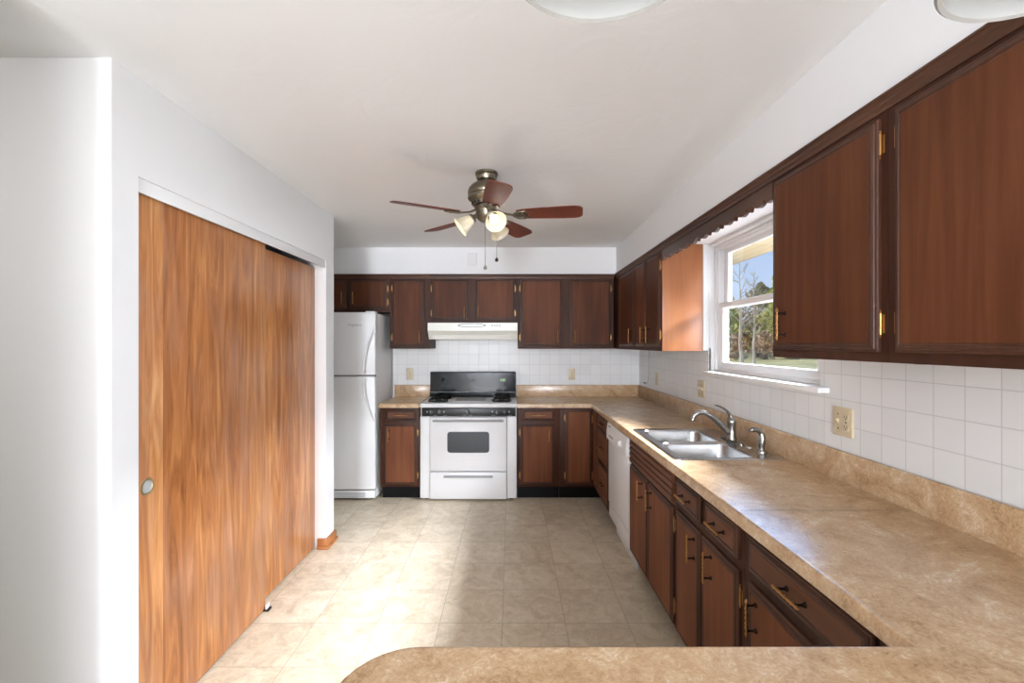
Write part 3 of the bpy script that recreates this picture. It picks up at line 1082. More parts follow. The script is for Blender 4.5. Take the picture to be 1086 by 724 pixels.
MB().tube(path, [0.017, 0.017, 0.016, 0.015, 0.014, 0.0125, 0.0115, 0.0105, 0.0095, 0.009, 0.0085, 0.008, 0.0075, 0.007, 0.007, 0.0068, 0.0066, 0.0064, 0.006, 0.005, 0.003][:len(path)], 12, flat=0.75).build('lever', M['nickel'], fa)

sp = empty('side_sprayer', (1.288, 2.375, CT + 0.0042), 0, 'small nickel pull-out sprayer standing on the sink deck beside the faucet', 'sprayer')
MB().lathe([(0.027, 0), (0.026, 0.008), (0.018, 0.014), (0.0155, 0.022)], n=22).build('base', M['nickel'], sp)
path = catmull([(0, 0, 0.015), (0.001, 0, 0.05), (0.002, 0, 0.08), (-0.006, 0, 0.104), (-0.028, 0, 0.118), (-0.052, 0, 0.116), (-0.060, 0, 0.110)], 5)
MB().tube(path, [0.0135 + 0.005 * math.sin(min(1, i / 14) * PI) - (0.003 if i > 24 else 0) for i in range(len(path))], 14).build('spray_head', M['nickel'], sp)
cap = MB().lathe([(0.021, 0), (0.021, 0.003), (0.017, 0.006), (0.001, 0.0065)], (0, 0, 0), n=24).build('hole_cover', M['chrome'])
cap.location = (1.283, 2.495, CT + 0.0042)
tag(cap, 'round chrome hole cover on the sink deck between faucet and sprayer', 'sink hole cover')

# ------------------------------------------------------------------ dishwasher
DWX, DWF, DWN = 0.765, 3.628, 3.016
dw = empty('dishwasher', (DWX, DWF, 0), -PI / 2, 'white built-in dishwasher between the drawer stack and sink cabinet', 'dishwasher')
w = DWF - DWN
MB().box(0.004, w - 0.004, 0.03, 0.55, 0.10, 0.868).build('body', M['white'], dw)
MB().box(0.002, w - 0.002, 0.0, 0.031, 0.245, 0.735, 0.006).build('door', M['white'], dw)
cp = MB()
cp.prism([(0.031, 0.739), (-0.012, 0.739), (-0.016, 0.745), (-0.016, 0.80), (-0.006, 0.866), (0.031, 0.866)], lambda a, b, t: (t, a, b), 0.002, w - 0.002)
cpo = cp.build('control_panel', M['whitep'], dw, ang=25)
for xx in (0.10, 0.135, 0.17, 0.205):
    MB().box(xx, xx + 0.024, -0.020, -0.014, 0.770, 0.784, 0.002).build('button', M['lgrey'], cpo)
MB().lathe([(0.026, 0), (0.025, 0.006), (0.019, 0.009), (0.018, 0.022), (0.001, 0.024)], (0.46, -0.014, 0.793), (0, -1, 0.12), 22).build('dial', M['whitep'], cpo)
mb = MB()
mb.box(0.05, 0.11, -0.011, -0.0085, 0.838, 0.846)
mb.build('printing', M['dgrey'], cpo)
MB().box(0.002, w - 0.002, 0.004, 0.034, 0.135, 0.238, 0.004).build('lower_panel', M['white'], dw)
MB().box(0.004, w - 0.004, 0.062, 0.074, 0.0, 0.14).build('kick_plate', M['white'], dw)

# ------------------------------------------------------------------ range
RX, RY, RW = -0.856, 4.345, 0.910
ra = empty('gas_range', (RX, RY, 0), 0, 'white freestanding gas range with black backguard and control strip', 'stove')
MB().box(0, RW, 0.03, 0.58, 0.022, 0.885, 0.004).build('body', M['white'], ra)
for a, b in ((0.0, 0.092), (RW - 0.092, RW)):
    MB().box(a, b, 0.005, 0.034, 0.022, 0.792, 0.005).build('front_trim', M['white'], ra)
MB().box(0.095, RW - 0.095, -0.012, 0.034, 0.018, 0.272, 0.007).build('storage_drawer', M['white'], ra)
dwr = ra.children[-1]
MB().box(0.225, RW - 0.225, -0.040, -0.012, 0.226, 0.244, 0.006).build('handle', M['grey'], dwr)
od = MB().box(0.095, RW - 0.095, -0.014, 0.034, 0.280, 0.788, 0.008).build('oven_door', M['white'], ra)
mb = MB()
rr = [[(p[0], -0.0138 - dd, p[1]) for p in [(q[0], q[1]) for q in rrect(0.258 + i_, RW - 0.258 - i_, 0.455 + i_, 0.652 - i_, 0.028, 0)]] for i_, dd in ((0, 0.0), (0.001, 0.003), (0.008, 0.0032))]
mb.rings(rr, False, True)
mb.build('oven_window', M['ovenglass'], od)
mb = MB().box(0.125, RW - 0.125, -0.058, -0.042, 0.748, 0.766, 0.006)
for xx in (0.15, RW - 0.17):
    mb.box(xx, xx + 0.02, -0.045, -0.012, 0.750, 0.764, 0.002)
mb.build('handle', M['grey'], od)
cs = MB().box(0.016, RW - 0.012, -0.006, 0.034, 0.796, 0.874, 0.004).build('control_strip', M['black'], ra)
for xx in (0.105, 0.183, 0.448, 0.721, 0.794):
    kn = MB()
    kn.lathe([(0.021, 0), (0.020, 0.005), (0.016, 0.008), (0.015, 0.024), (0.012, 0.027), (0.001, 0.028)], (xx, -0.006, 0.838), (0, -1, 0), 20)
    kn.box(xx - 0.004, xx + 0.004, -0.040, -0.026, 0.820, 0.856, 0.002)
    ko = kn.build('knob', M['dgrey'], cs)
    MB().box(xx - 0.0018, xx + 0.0018, -0.0415, -0.0395, 0.838, 0.855).build('pointer', M['lgrey'], ko)
mb = MB()
for xx in (0.068, 0.226, 0.680, 0.838):
    mb.box(xx - 0.006, xx + 0.006, -0.0075, -0.0055, 0.832, 0.844)
for xx in (0.145, 0.235, 0.42, 0.475, 0.690, 0.845):
    mb.box(xx - 0.016, xx + 0.016, -0.0075, -0.0055, 0.803, 0.8065)
mb.build('printing', M['lgrey'], cs)
# cooktop
mb = MB()
mb.box(-0.002, RW + 0.002, -0.008, 0.56, 0.876, 0.916, 0.008)
top = mb.build('cooktop', M['white'], ra)
mb = MB().box(0.285, RW - 0.285, 0.10, 0.46, 0.914, 0.922, 0.004)
mb.box(0.31, RW - 0.31, 0.12, 0.44, 0.921, 0.9225, 0.001, mi=1)
o = mb.build('centre_panel', [M['white'], M['lgrey']], top)
for bx in (0.148, RW - 0.148):
    for by in (0.15, 0.40):
        MB().lathe([(0.098, 0.0), (0.096, 0.003), (0.060, 0.001), (0.03, 0.001)], (bx, by, 0.9155), n=28).build('drip_pan', M['chrome'], top)
        MB().lathe([(0.034, 0.0), (0.034, 0.012), (0.028, 0.018), (0.001, 0.019)], (bx, by, 0.917), n=22).build('burner', M['iron'], top)
        gr = MB()
        ringp = [(bx + 0.092 * math.cos(2 * PI * i / 28), by + 0.092 * math.sin(2 * PI * i / 28), 0.930) for i in range(29)]
        gr.tube(ringp, 0.0055, 8, caps=False)
        for q in range(4):
            a = PI / 4 + q * PI / 2
            ca, sa = math.cos(a), math.sin(a)
            gr.tube([(bx + 0.105 * ca, by + 0.105 * sa, 0.917), (bx + 0.100 * ca, by + 0.100 * sa, 0.940), (bx + 0.085 * ca, by + 0.085 * sa, 0.949), (bx + 0.03 * ca, by + 0.03 * sa, 0.949)], 0.006, 8)
        gr.build('grate', M['iron'], top)
# backguard
bgd = MB()
bgd.prism([(0.535, 0.918), (0.510, 0.924), (0.510, 0.962), (0.526, 0.972), (0.526, 1.168), (0.536, 1.176), (0.585, 1.176), (0.585, 0.918)], lambda a, b, t: (t, a, b), 0.004, RW - 0.006)
bg = bgd.build('backguard', M['blackglass'], ra, ang=20)
mb = MB()
mb.box(0.004, RW - 0.006, 0.508, 0.526, 0.964, 0.972, 0.002)
mb.box(0.004, RW - 0.006, 0.524, 0.586, 1.172, 1.180, 0.002, mi=1)
mb.build('backguard_trim', [M['grey'], M['dgrey']], bg)
mb = MB()


def on_guard(x0_, x1_, z0_, z1_, d=0.0015):
    yy = lambda z: 0.526
    mb.rings([[(x0_, yy(z0_) + 0.001, z0_), (x1_, yy(z0_) + 0.001, z0_), (x1_, yy(z1_) + 0.001, z1_), (x0_, yy(z1_) + 0.001, z1_)],
              [(x0_, yy(z0_) - d, z0_), (x1_, yy(z0_) - d, z0_), (x1_, yy(z1_) - d, z1_), (x0_, yy(z1_) - d, z1_)]])


def seven(x, z, ch, s=1.0):
    SEG = {'0': 'abcdef', '1': 'bc', '2': 'abged'}
    R = {'a': (0, .010, .0185, .020), 'b': (.0085, .010, .010, .020), 'c': (.0085, .010, 0, .010), 'd': (0, .010, 0, .0015), 'e': (0, .0015, 0, .010), 'f': (0, .0015, .010, .020), 'g': (0, .010, .0092, .0108)}
    for q in SEG[ch]:
        a, b, c, d = R[q]
        on_guard(x + a * s, x + b * s, z + c * s, z + d * s, 0.003)


on_guard(0.725, 0.800, 1.078, 1.112)
mb.build('clock_display', M['dgrey'], bg)
mb = MB()
for i, ch in enumerate('1200'):
    seven(0.7305 + i * 0.0155 + (0.004 if i > 1 else 0), 1.084, ch, 1.1)
on_guard(0.7625, 0.7645, 1.090, 1.0925, 0.003); on_guard(0.7625, 0.7645, 1.099, 1.1015, 0.003)
mb.build('clock_digits', M['green'], bg)
mb = MB()
mb.lathe([(0.022, 0), (0.021, 0.010), (0.014, 0.014), (0.001, 0.015)], (0.138, 0.527, 1.098), (0, -1, 0), 22)
ko = mb.build('timer_knob', M['blackglass'], bg)
MB().lathe([(0.0225, 0), (0.0225, 0.002), (0.019, 0.0022), (0.019, 0)], (0.138, 0.527, 1.098), (0, -1, 0), 22, caps=False).build('knob_ring', M['grey'], ko)
mb = MB()
on_guard(0.435, 0.478, 1.092, 1.097)
on_guard(0.122, 0.155, 1.030, 1.034)
mb.build('printing', M['dgrey'], bg)
mb = MB()
for xx in (0.05, RW - 0.05):
    for yy in (0.06, 0.5):
        mb.lathe([(0.016, 0), (0.016, 0.024)], (xx, yy, 0.0), n=14)
mb.build('levelling_foot', M['black'], ra)

# ------------------------------------------------------------------ range hood
hd = empty('range_hood', (-0.802, 4.445, 1.52), 0, 'almond under-cabinet range hood above the gas range', 'range hood')
HW = 0.864
mb = MB()
pf = [(0.0, 0.158), (0.0, 0.082), (0.035, 0.046), (0.04, 0.044), (0.065, 0.004), (0.07, 0.0), (0.485, 0.0), (0.485, 0.158)]
mb.prism(pf, lambda a, b, t: (t, a, b), 0.0, HW)
mb.build('hood_body', M['almond'], hd, ang=20)
mb = MB()
mb.rings([[(0.045, 0.040, 0.042), (HW - 0.065, 0.040, 0.042), (HW - 0.045, 0.064, 0.003), (0.025, 0.064, 0.003)],
          [(0.050, 0.033, 0.038), (HW - 0.070, 0.033, 0.038), (HW - 0.050, 0.056, 0.001), (0.030, 0.056, 0.001)]])
mb.build('lamp_lens', M['lens'], hd)
mb = MB()
ov = lambda ra_, rb_, y: [(0.425 + ra_ * math.cos(2 * PI * i / 40), y, 0.133 + rb_ * math.sin(2 * PI * i / 40)) for i in range(40)]
mb.rings([ov(0.135, 0.0195, 0.0), ov(0.134, 0.019, -0.004), ov(0.122, 0.0145, -0.004), ov(0.122, 0.0145, 0.0005)], False, False)
mb.build('oval_trim', M['dgrey'], hd)
mb = MB().rings([ov(0.121, 0.0142, 0.0), ov(0.120, 0.014, -0.0015)], False, True)
mb.build('oval_vent', M['almond'], hd)
for xx in (0.613, 0.637, 0.661, 0.685):
    MB().box(xx, xx + 0.015, -0.005, 0.001, 0.127, 0.137, 0.002).build('button', M['grey'], hd)

# ------------------------------------------------------------------ refrigerator
FRX, FRY, FRW = -2.03, 4.317, 0.762
fg = empty('refrigerator', (FRX, FRY, 0), 0, 'white top-freezer refrigerator with curved handles beside the closet wall', 'refrigerator')
MB().box(0.004, FRW - 0.002, 0.072, 0.61, 0.03, 1.765, 0.006).build('body', M['fridge'], fg)
MB().box(0.012, FRW - 0.012, 0.058, 0.074, 0.10, 1.755).build('gasket', M['fridge_in'], fg)


def fdoor(name, z0, z1):
    mb = MB().box(0, FRW, 0.0, 0.060, z0, z1, 0.016, seg=4)
    return mb.build(name, M['fridge'], fg, ang=50)


fz = fdoor('freezer_door', 1.183, 1.772)
fd = fdoor('refrigerator_door', 0.112, 1.172)


def fhandle(parent, zs):
    path = catmull([(FRW - 0.012, 0.002, zs[0]), (FRW - 0.026, -0.012, zs[1]), (FRW - 0.060, -0.034, zs[2]), (FRW - 0.085, -0.046, zs[3]), (FRW - 0.094, -0.046, zs[4]), (FRW - 0.095, -0.030, zs[5]), (FRW - 0.095, 0.004, zs[6])], 6)
    n = len(path)
    return MB().tube(path, [0.005 + 0.012 * min(1, i / 10) for i in range(n)], 12, flat=0.7).build('handle', M['whitep'], parent)


fhandle(fz, (1.615, 1.57, 1.47, 1.36, 1.25, 1.222, 1.214))
fhandle(fd, (0.750, 0.795, 0.895, 1.005, 1.105, 1.135, 1.143))
mb = MB().box(0.01, FRW - 0.01, 0.02, 0.075, 0.028, 0.098, 0.004)
gr = mb.build('base_grille', M['fridge'], fg)
mb = MB()
for i in range(4):
    mb.box(0.06, FRW - 0.10, 0.0175, 0.021, 0.042 + i * 0.012, 0.047 + i * 0.012)
mb.build('grille_slot', M['lgrey'], gr)
mb = MB()
for xx in (0.06, FRW - 0.06):
    for yy in (0.1, 0.55):
        mb.lathe([(0.018, 0), (0.018, 0.035)], (xx, yy, 0), n=14)
mb.build('levelling_foot', M['dgrey'], fg)
mb = MB().box(FRW - 0.10, FRW - 0.012, 0.02, 0.12, 1.7655, 1.782, 0.004)
mb.build('hinge_cover', M['fridge'], fg)
tx = bpy.data.curves.new('lettering', 'FONT')
tx.body = 'Frigidaire'
tx.size = 0.034
tx.extrude = 0.0008
tx.align_x = 'LEFT'
to = bpy.data.objects.new('tmp_text', tx)
C.objects.link(to)
bpy.context.view_layer.update()
me = bpy.data.meshes.new_from_object(to)
bpy.data.objects.remove(to)
me.name = 'lettering'
me.materials.clear()
me.materials.append(M['lgrey'])
inst(me, 'lettering', fz, (FRW - 0.255, -0.0008, 1.642), (PI / 2, 0, 0))

# ------------------------------------------------------------------ outlets, plates, cord


def wall_plate(name, label, loc, rz, gangs, kinds, cat, group=None):
    r_ = empty(name, loc, rz, label, cat, group)
    w_ = 0.072 + 0.042 * (gangs - 1)
    MB().slab(-w_ / 2, w_ / 2, -0.06, 0.06, [(0, 0), (0, 0.003), (0.003, 0.0055), (0.005, 0.006)]).build('cover_plate', M['plate'], r_, ang=20)
    for i, kd in enumerate(kinds):
        cx = (i - (gangs - 1) / 2) * 0.046
        if kd == 'outlet':
            for s_ in (-1, 1):
                mb = MB().rings([[(cx + q[0], -0.0055 - dd, s_ * 0.020 + q[1]) for q in rrect(-0.0165, 0.0165, -0.0145, 0.0145, 0.011, 0)] for dd in (0, 0.0025)], False, True)
                so = mb.build('socket', M['plate'], r_)
                mb = MB()
                mb.box(cx - 0.008, cx - 0.0055, -0.0088, -0.007, s_ * 0.020 - 0.002, s_ * 0.020 + 0.007)
                mb.box(cx + 0.0055, cx + 0.008, -0.0088, -0.007, s_ * 0.020 - 0.002, s_ * 0.020 + 0.006)
                mb.lathe([(0.0026, 0), (0.0026, 0.0018)], (cx, -0.007, s_ * 0.020 - 0.007), (0, -1, 0), 10)
                mb.build('slot', M['slot'], so)
            zs_ = (0.0,)
        elif kd == 'switch':
            mb = MB().box(cx - 0.006, cx + 0.006, -0.0075, -0.005, -0.012, 0.012, 0.001)
            mb.rings([[(cx - 0.0045, -0.006, -0.006), (cx + 0.0045, -0.006, -0.006), (cx + 0.0045, -0.006, 0.008), (cx - 0.0045, -0.006, 0.008)],
                      [(cx - 0.0035, -0.017, 0.004), (cx + 0.0035, -0.017, 0.004), (cx + 0.0035, -0.017, 0.011), (cx - 0.0035, -0.017, 0.011)]])
            mb.build('toggle', M['plate'], r_)
            zs_ = (-0.03, 0.03)
        else:
            zs_ = ()
        mb = MB()
        for z_ in zs_:
            mb.lathe([(0.0032, 0), (0.003, 0.0012), (0.001, 0.0014)], (cx, -0.006, z_), (0, -1, 0), 10)
        if zs_:
            mb.build('screw', M['slot'], r_)
    return r_


xt = XR - 0.0045
wall_plate('outlet_plate', 'double almond plate with switch and sockets on tile below the walnut wall cabinet', (xt, 1.905, 1.157), -PI / 2, 2, ('switch', 'outlet'), 'outlet')
wall_plate('switch_plate', 'double almond switch plate on tile behind the sink faucet', (xt, 3.325, 1.152), -PI / 2, 2, ('switch', 'switch'), 'switch')
wall_plate('outlet_plate', 'small almond outlet on the window-side wall tile near the far corner', (xt, 4.335, 1.150), -PI / 2, 1, ('outlet',), 'outlet')
yt = YB - 0.0085
wall_plate('outlet_plate', 'almond outlet on the tile between refrigerator and range', (-1.082, yt, 1.152), 0, 1, ('outlet',), 'outlet')
wall_plate('outlet_plate', 'almond outlet on the far tile between range and corner', (0.650, yt, 1.152), 0, 1, ('outlet',), 'outlet')
mb = MB()
mb.slab(-0.046, 0.046, -0.060, 0.060, [(0, 0), (0, 0.004), (0.004, 0.008), (0.006, 0.008)])
o = mb.build('blank_plate', M['paintplate'], ang=20)
o.location = (-0.385, YS - 0.0005, 2.318)
tag(o, 'blank painted wall plate on the white soffit under the ceiling fan', 'wall plate')
cdp = catmull([(XR - 0.008, 4.56, 1.44), (XR - 0.010, 4.585, 1.34), (XR - 0.012, 4.575, 1.22), (XR - 0.02, 4.565, 1.115), (XR - 0.045, 4.55, 1.085), (XR - 0.075, 4.54, 1.098)], 5)
cd = MB().tube(cdp, [0.0032] * (len(cdp) - 7) + [0.004, 0.006, 0.007, 0.007, 0.007, 0.006, 0.004], 8).build('hanging_cord', M['cord'])
tag(cd, 'thin grey cord with a dark plug end hanging under the corner wall cabinet', 'cord')
# puck light under the cabinet that covers the window's edge
pk = MB().lathe([(0.03, 0.0), (0.03, -0.006), (0.024, -0.011), (0.001, -0.012)], (1.275, 1.43, ZU - 0.001), n=22).build('under_cabinet_clip', M['chrome'])
tag(pk, 'small round metal fitting under the wall cabinet beside the window', 'fitting')

# ------------------------------------------------------------------ ceiling fan
fn = empty('ceiling_fan', (-0.137, 2.583, ZC), 0, 'five-blade ceiling fan with mahogany blades and three glass lamp shades', 'ceiling fan')
MB().lathe([(0.060, 0.0), (0.064, -0.004), (0.064, -0.014), (0.058, -0.018), (0.058, -0.030), (0.052, -0.044), (0.040, -0.050), (0.038, -0.058)], n=32).build('canopy', M['pewter'], fn)
mh = MB().lathe([(0.042, -0.052), (0.060, -0.058), (0.082, -0.072), (0.098, -0.090), (0.104, -0.106), (0.105, -0.120), (0.101, -0.128), (0.105, -0.134), (0.104, -0.150), (0.094, -0.158), (0.080, -0.168), (0.076, -0.186), (0.05, -0.19)], n=36).build('motor_housing', M['pewter'], fn)
mb = MB()
for i in range(18):
    a = 2 * PI * i / 18
    c_, s_ = math.cos(a), math.sin(a)
    p = [Vector((c_ * 0.0805, s_ * 0.0805, -0.172)), Vector((c_ * 0.0785, s_ * 0.0785, -0.182))]
    mb.tube(p, 0.005, 6)
mb.build('vent_slot', M['pewterd'], mh)
MB().lathe([(0.05, -0.188), (0.066, -0.192), (0.068, -0.205), (0.062, -0.212), (0.060, -0.240), (0.050, -0.262), (0.030, -0.276), (0.012, -0.280), (0.010, -0.290), (0.001, -0.292)], n=30).build('switch_housing', M['pewter'], fn)
bl_out = []
for t, hw in ((0.0, 0.036), (0.02, 0.044), (0.06, 0.050), (0.16, 0.057), (0.26, 0.062), (0.32, 0.062), (0.345, 0.056), (0.358, 0.044), (0.362, 0.03)):
    bl_out.append((t, hw))
mb = MB()
poly = [(0.170 + t, -hw) for t, hw in bl_out] + [(0.170 + t, hw) for t, hw in reversed(bl_out)]
mb.prism(poly, lambda a, b, t: (a, b, t), -0.003, 0.003)
BLADE = keep_mesh(mb, [M['blade']])
BLADE.name = 'fan_blade'
mb = MB()
mb.tube(catmull([(0.070, 0, 0.020), (0.105, 0, 0.004), (0.135, 0, -0.002), (0.155, 0, -0.006)], 4), 0.009, 10, flat=0.6)
mb.rings([[(0.185 + 0.038 * math.cos(2 * PI * i / 24), 0.034 * math.sin(2 * PI * i / 24), z) for i in range(24)] for z in (-0.010, -0.004)])
for s_ in (-1, 1):
    mb.tube(catmull([(0.150, 0, -0.007), (0.175, s_ * 0.030, -0.008), (0.215, s_ * 0.036, -0.007), (0.235, s_ * 0.022, -0.006)], 4), 0.008, 8, flat=0.6)
    mb.lathe([(0.007, 0), (0.006, -0.004), (0.001, -0.005)], (0.205, s_ * 0.026, -0.010), n=10)
BIRON = keep_mesh(mb, [M['pewter']])
BIRON.name = 'fan_blade_iron'
for i in range(5):
    a = math.radians(-8 + 72 * i)
    b_ = inst(BLADE, 'blade', fn, (0, 0, -0.238), (math.radians(-13), 0, a))
    b_.rotation_mode = 'XYZ'
    inst(BIRON, 'blade_iron', b_, (0, 0, 0))
for deg in (187, 293, 62):
    a = math.radians(deg)
    ax = Vector((math.cos(a) * 0.80, math.sin(a) * 0.80, -0.60)).normalized()
    st = Vector((math.cos(a) * 0.052, math.sin(a) * 0.052, -0.238))
    arm = MB()
    arm.tube([Vector((math.cos(a) * 0.03, math.sin(a) * 0.03, -0.235)), st + ax * 0.012, st + ax * 0.03], [0.012, 0.012, 0.016], 12)
    arm.lathe([(0.018, 0.022), (0.026, 0.028), (0.028, 0.040), (0.022, 0.042)], st, ax, 18)
    arm.lathe([(0.004, 0), (0.004, 0.010)], st + ax * 0.035 + Vector((0, 0, -0.026)), (0, 0, -1), 8)
    arm.build('lamp_arm', M['pewter'], fn)
    sh = MB()
    sh.lathe([(0.024, 0.034), (0.030, 0.044), (0.036, 0.062), (0.041, 0.084), (0.048, 0.104), (0.057, 0.120), (0.0585, 0.121), (0.056, 0.119), (0.046, 0.102), (0.039, 0.083), (0.034, 0.062), (0.028, 0.046)], st, ax, 30, caps=False)
    sho = sh.build('lamp_shade', M['frost'], fn, ang=60)
    MB().lathe([(0.012, 0.040), (0.013, 0.056), (0.022, 0.070), (0.027, 0.084), (0.026, 0.096), (0.019, 0.106), (0.008, 0.111), (0.001, 0.112)], st, ax, 22).build('bulb', M['bulb'], sho)
    pl = bpy.data.lights.new('fan_bulb_light', 'POINT')
    pl.energy = 0.16
    pl.shadow_soft_size = 0.06
    pl.color = (1, 0.95, 0.88)
    po = bpy.data.objects.new('fan_bulb_light', pl)
    C.objects.link(po)
    po.parent = fn
    po.location = st + ax * 0.15
for nm, px, py, zb in (('pull_chain', -0.004, -0.058, -0.536), ('pull_chain', 0.058, -0.03, -0.488)):
    c_ = MB().tube([(px * 0.9, py * 0.9, -0.25), (px, py, -0.30), (px, py, zb)], 0.0014, 6)
    for i in range(int((-0.30 - zb) / 0.008)):
        c_.lathe([(0.0005, -0.0018), (0.0022, 0), (0.0005, 0.0018)], (px, py, -0.30 - i * 0.008), n=6)
    co = c_.build('pull_chain', M['nickel'], fn)
    MB().lathe([(0.002, 0.008), (0.006, 0.004), (0.010, -0.004), (0.010, -0.009), (0.006, -0.014), (0.001, -0.016)], (px, py, zb), n=16).build('fob', M['pewterd'] if zb > -0.5 else M['nickel'], co)

# ------------------------------------------------------------------ glass pendants over the peninsula (only the rims reach the frame)
for px, lab in ((0.103, 'white glass pendant shade at the top middle of the photo, over the peninsula'), (0.602, 'white glass pendant shade at the top corner in front of the walnut cabinets')):
    pd = empty('pendant_lamp', (px, 0.49, ZC), 0, lab, 'pendant light')
    zb = 1.9 - ZC
    sh = MB()
    R_ = 0.1135
    sh.lathe([(0.030, zb + 0.13), (0.055, zb + 0.122), (0.082, zb + 0.095), (0.100, zb + 0.06), (0.108, zb + 0.025), (0.1105, zb + 0.006), (R_, zb + 0.003), (R_, zb - 0.001), (R_ - 0.003, zb - 0.004), (R_ - 0.008, zb - 0.002), (R_ - 0.009, zb + 0.008), (0.102, zb + 0.028), (0.095, zb + 0.058), (0.078, zb + 0.09), (0.052, zb + 0.114), (0.020, zb + 0.120)], n=48, caps=False)
    sh.build('lamp_shade', M['opal'], pd, ang=60)
    MB().lathe([(0.032, zb + 0.118), (0.034, zb + 0.14), (0.022, zb + 0.17), (0.006, zb + 0.18)], n=24).build('lamp_holder', M['pewter'], pd)
    MB().tube([(0, 0, zb + 0.175), (0, 0, -0.02)], 0.004, 8).build('cord', M['trimw'], pd)
    MB().lathe([(0.055, 0.0), (0.055, -0.012), (0.03, -0.022), (0.004, -0.026)], n=28).build('canopy', M['pewter'], pd)
    MB().lathe([(0.012, zb + 0.118), (0.014, zb + 0.10), (0.026, zb + 0.075), (0.029, zb + 0.055), (0.022, zb + 0.035), (0.001, zb + 0.03)], n=20).build('bulb', M['frost'], pd)

# ------------------------------------------------------------------ outdoors seen through the window
mb = MB()
xs = [1.5, 4, 10, 20, 40, 70, 120]
zs = [-0.35, -0.35, -0.30, -0.2, 0.1, 0.8, 2.0]
rows = [[(x, y, z) for y in (-40, 0, 40, 90, 160)] for x, z in zip(xs, zs)]
vr = [[mb.bm.verts.new(p) for p in r_] for r_ in rows]
for i in range(len(vr) - 1):
    for j in range(4):
        mb.face((vr[i][j], vr[i + 1][j], vr[i + 1][j + 1], vr[i][j + 1]))
o = mb.build('lawn', M['lawn'])
o['kind'] = 'structure'
o = MB().box(XR + 0.125, 6.0, -4.0, 11.0, -0.36, -0.325, 0.01).build('ground_bounce_cut', M['bounce_cut'])  # unseen dark strip added to cut light bouncing up onto the eave
o['kind'] = 'structure'
mb = MB().box(XR + 0.12, 2.30, -1.0, 9.0, 2.30, 2.33)
o = mb.build('roof_eave', M['eave'])
o['kind'] = 'structure'
MB().box(2.30, 2.325, -1.0, 9.0, 2.30, 2.46, 0.002).build('fascia_board', M['fascia'], o)

rng = random.Random(7)


def bare_tree(x, y, z, h, seed, label, r0=0.16):
    rg = random.Random(seed)
    t = empty('bare_tree', (x, y, z), 0, label, 'tree', )
    mb = MB()
    n = 9
    lean = Vector((rg.uniform(-0.03, 0.03), rg.uniform(-0.03, 0.03), 0))
    path = [Vector((0, 0, -0.1)) + Vector((lean.x * i + rg.uniform(-.05, .05), lean.y * i + rg.uniform(-.05, .05), h * i / n)) for i in range(n + 1)]
    mb.tube(path, [r0 * (1 - 0.9 * i / n) for i in range(n + 1)], 8)
    mb.build('trunk', M['bark'], t)
    br = MB()
    for b in range(26):
        f_ = rg.uniform(0.3, 0.97)
        k_ = min(n - 1, int(f_ * n))
        p = path[k_].lerp(path[k_ + 1], f_ * n - k_)
        a = rg.uniform(0, 2 * PI)
        ln_ = h * 0.30 * (1.15 - f_)
        d = Vector((math.cos(a), math.sin(a), rg.uniform(0.5, 1.1)))
        q1 = p + d * ln_ * 0.5 + Vector((0, 0, -0.02))
        q2 = p + d * ln_ + Vector((0, 0, ln_ * 0.2))
        br.tube([p, q1, q2], [r0 * 0.30 * (1.05 - f_) + 0.012, 0.018, 0.006], 5)
        for s_ in range(3):
            u = rg.uniform(0.3, 0.9)
            pp = p.lerp(q2, u)
            dd = Vector((rg.uniform(-1, 1), rg.uniform(-1, 1), rg.uniform(0.2, 1))) * ln_ * 0.35
            br.tube([pp, pp + dd], [0.014, 0.004], 4)
    br.build('branches', M['bark'], t)
    return t


def leafy_tree(name, x, y, z, h, r, seed, mat, label, cat='tree', n=3200, conic=0.5, leaf=0.24, zmin=0.12):
    rg = random.Random(seed)
    t = empty(name, (x, y, z), 0, label, cat)
    mb = MB()
    mb.tube([(0, 0, -0.2), (0.05, 0, h * 0.5), (0, 0.05, h * 0.9)], [r * 0.09, r * 0.05, r * 0.015], 7)
    mb.build('trunk', M['bark'], t)
    mb = MB()
    for i in range(n):
        f_ = rg.random()
        zz_ = h * (zmin + (1 - zmin) * f_)
        prof_ = (1 - f_) ** conic * (0.55 + 0.45 * math.sin(min(1, f_ * 4) * PI / 2)) * (0.75 + 0.25 * math.sin(f_ * 23 + seed))
        a = rg.uniform(0, 2 * PI)
        rr_ = r * prof_ * math.sqrt(rg.random())
        c_ = Vector((rr_ * math.cos(a), rr_ * math.sin(a), zz_))
        u = Vector((rg.uniform(-1, 1), rg.uniform(-1, 1), rg.uniform(-1, 1))).normalized()
        w_ = u.cross(Vector((rg.uniform(-1, 1), rg.uniform(-1, 1), rg.uniform(-1, 1)))).normalized()
        s_ = leaf * rg.uniform(0.5, 1.1)
        mb.face([mb.bm.verts.new(c_ + u * s_), mb.bm.verts.new(c_ + w_ * s_ * 0.5), mb.bm.verts.new(c_ - u * s_), mb.bm.verts.new(c_ - w_ * s_ * 0.5)])
    mb.build('foliage', mat, t, smooth=False, normals=False)
    return t


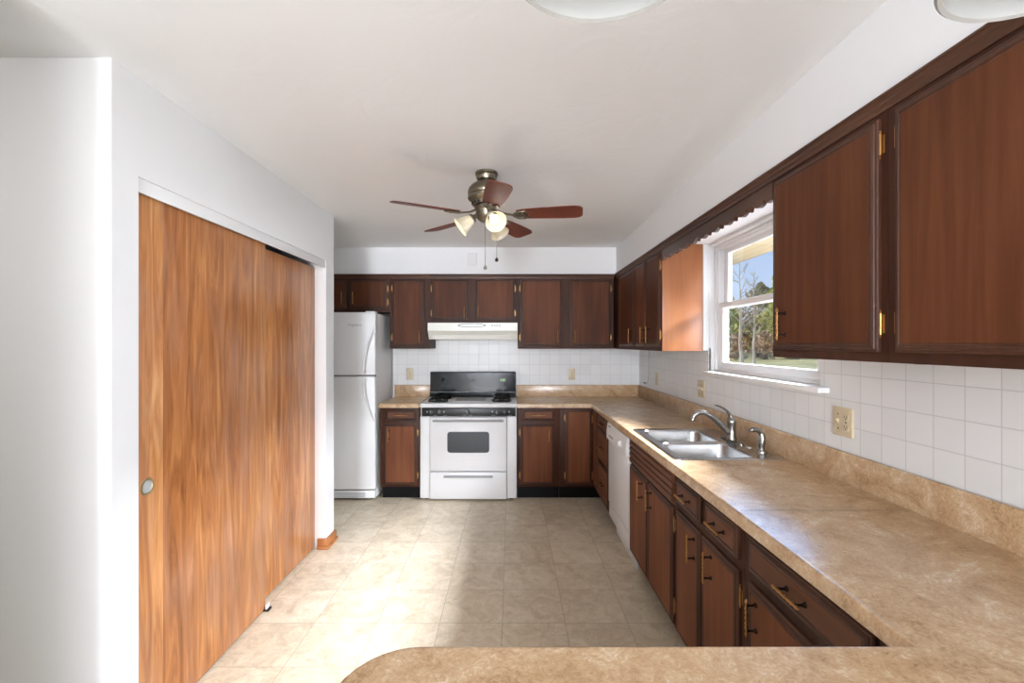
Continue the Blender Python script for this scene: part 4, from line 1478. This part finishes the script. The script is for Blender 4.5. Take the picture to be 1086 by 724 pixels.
bare_tree(17.2, 34.5, -0.25, 8.2, 3, 'slender pale-barked bare tree on the lawn seen through the window', 0.17)
bare_tree(19.2, 36.5, -0.2, 7.4, 5, 'second pale bare trunk just beside the first beyond the window', 0.13)
spots = [
    ('pine_tree', 30.0, 52, 9.5, 3.6, 'leaf_pine', 'yellow-green pine in the middle of the window view'),
    ('pine_tree', 25.4, 54, 7.4, 3.0, 'leaf_pine', 'yellow-green pine behind the two bare trunks'),
    ('pine_tree', 36.0, 54, 8.6, 3.4, 'leaf_dark', 'dark pine at the edge of the window view by the walnut cabinet'),
    ('bushy_tree', 33.5, 62, 9.6, 4.2, 'leaf_dark', 'dark bushy tree rising behind the pines outside'),
    ('bushy_tree', 27.5, 64, 7.4, 4.0, 'leaf_brown', 'brown bushy tree at the back of the treeline outside'),
    ('pine_tree', 42.0, 58, 8.2, 3.6, 'leaf_pine', 'pine farther along the treeline hidden by the walnut cabinet'),
    ('bushy_tree', 22.0, 60, 7.6, 3.8, 'leaf_dark', 'dark bushy tree at the window frame side of the treeline'),
]
for i, (nm, x, y, h, r_, mt, lab) in enumerate(spots):
    leafy_tree(nm, x, y, 0.0, h, r_, 11 + i, M[mt], lab, conic=0.75 if nm == 'pine_tree' else 0.45)
for i, (x, y, h, r_, lab) in enumerate([
        (22.4, 46, 2.4, 1.6, 'brown leafless shrub behind the pale bare trunks at the lawn edge'),
        (25.2, 46, 2.7, 1.7, 'brown leafless shrub at the lawn edge under the yellow-green pine'),
        (28.0, 46, 2.3, 1.6, 'brown leafless shrub at the lawn edge beside the walnut cabinet'),
        (31.0, 46, 1.9, 1.7, 'brown shrub at the lawn edge seen just below the walnut cabinet'),
        (34.0, 46, 1.9, 1.7, 'brown shrub at the lawn edge by the window corner below the cabinet')]):
    leafy_tree('shrub', x, y, 0.0, h, r_, 51 + i, M['leaf_brown'], lab, 'shrub', n=700, conic=0.3, leaf=0.22, zmin=0.0)

# distant woods along the far edge of the lawn
rg = random.Random(99)
mb = MB()
for i in range(7000):
    t = rg.random()
    ang_ = math.radians(8 + 72 * t)
    d = rg.uniform(76, 84)
    hgt = 5.2 + 1.6 * math.sin(ang_ * 31) + 1.1 * math.sin(ang_ * 73 + 1)
    c_ = Vector((d * math.sin(ang_), d * math.cos(ang_), 0.2 + hgt * rg.random() ** 1.3))
    u = Vector((rg.uniform(-1, 1), rg.uniform(-1, 1), rg.uniform(-1, 1))).normalized()
    w_ = u.cross(Vector((rg.uniform(-1, 1), rg.uniform(-1, 1), rg.uniform(-1, 1)))).normalized()
    s_ = rg.uniform(0.4, 0.9)
    mb.face([mb.bm.verts.new(c_ + u * s_), mb.bm.verts.new(c_ + w_ * s_ * 0.6), mb.bm.verts.new(c_ - u * s_), mb.bm.verts.new(c_ - w_ * s_ * 0.6)], rg.choice((0, 0, 1)))
wd = empty('treeline', (46, 48, 0))
for v_ in mb.bm.verts:
    v_.co -= wd.location
mb.build('foliage', [M['leaf_brown'], M['leaf_dark']], wd, smooth=False, normals=False)
tag(wd, 'hazy brown woods far behind the pines and bare trunks outside the window', 'woods', None, 'stuff')
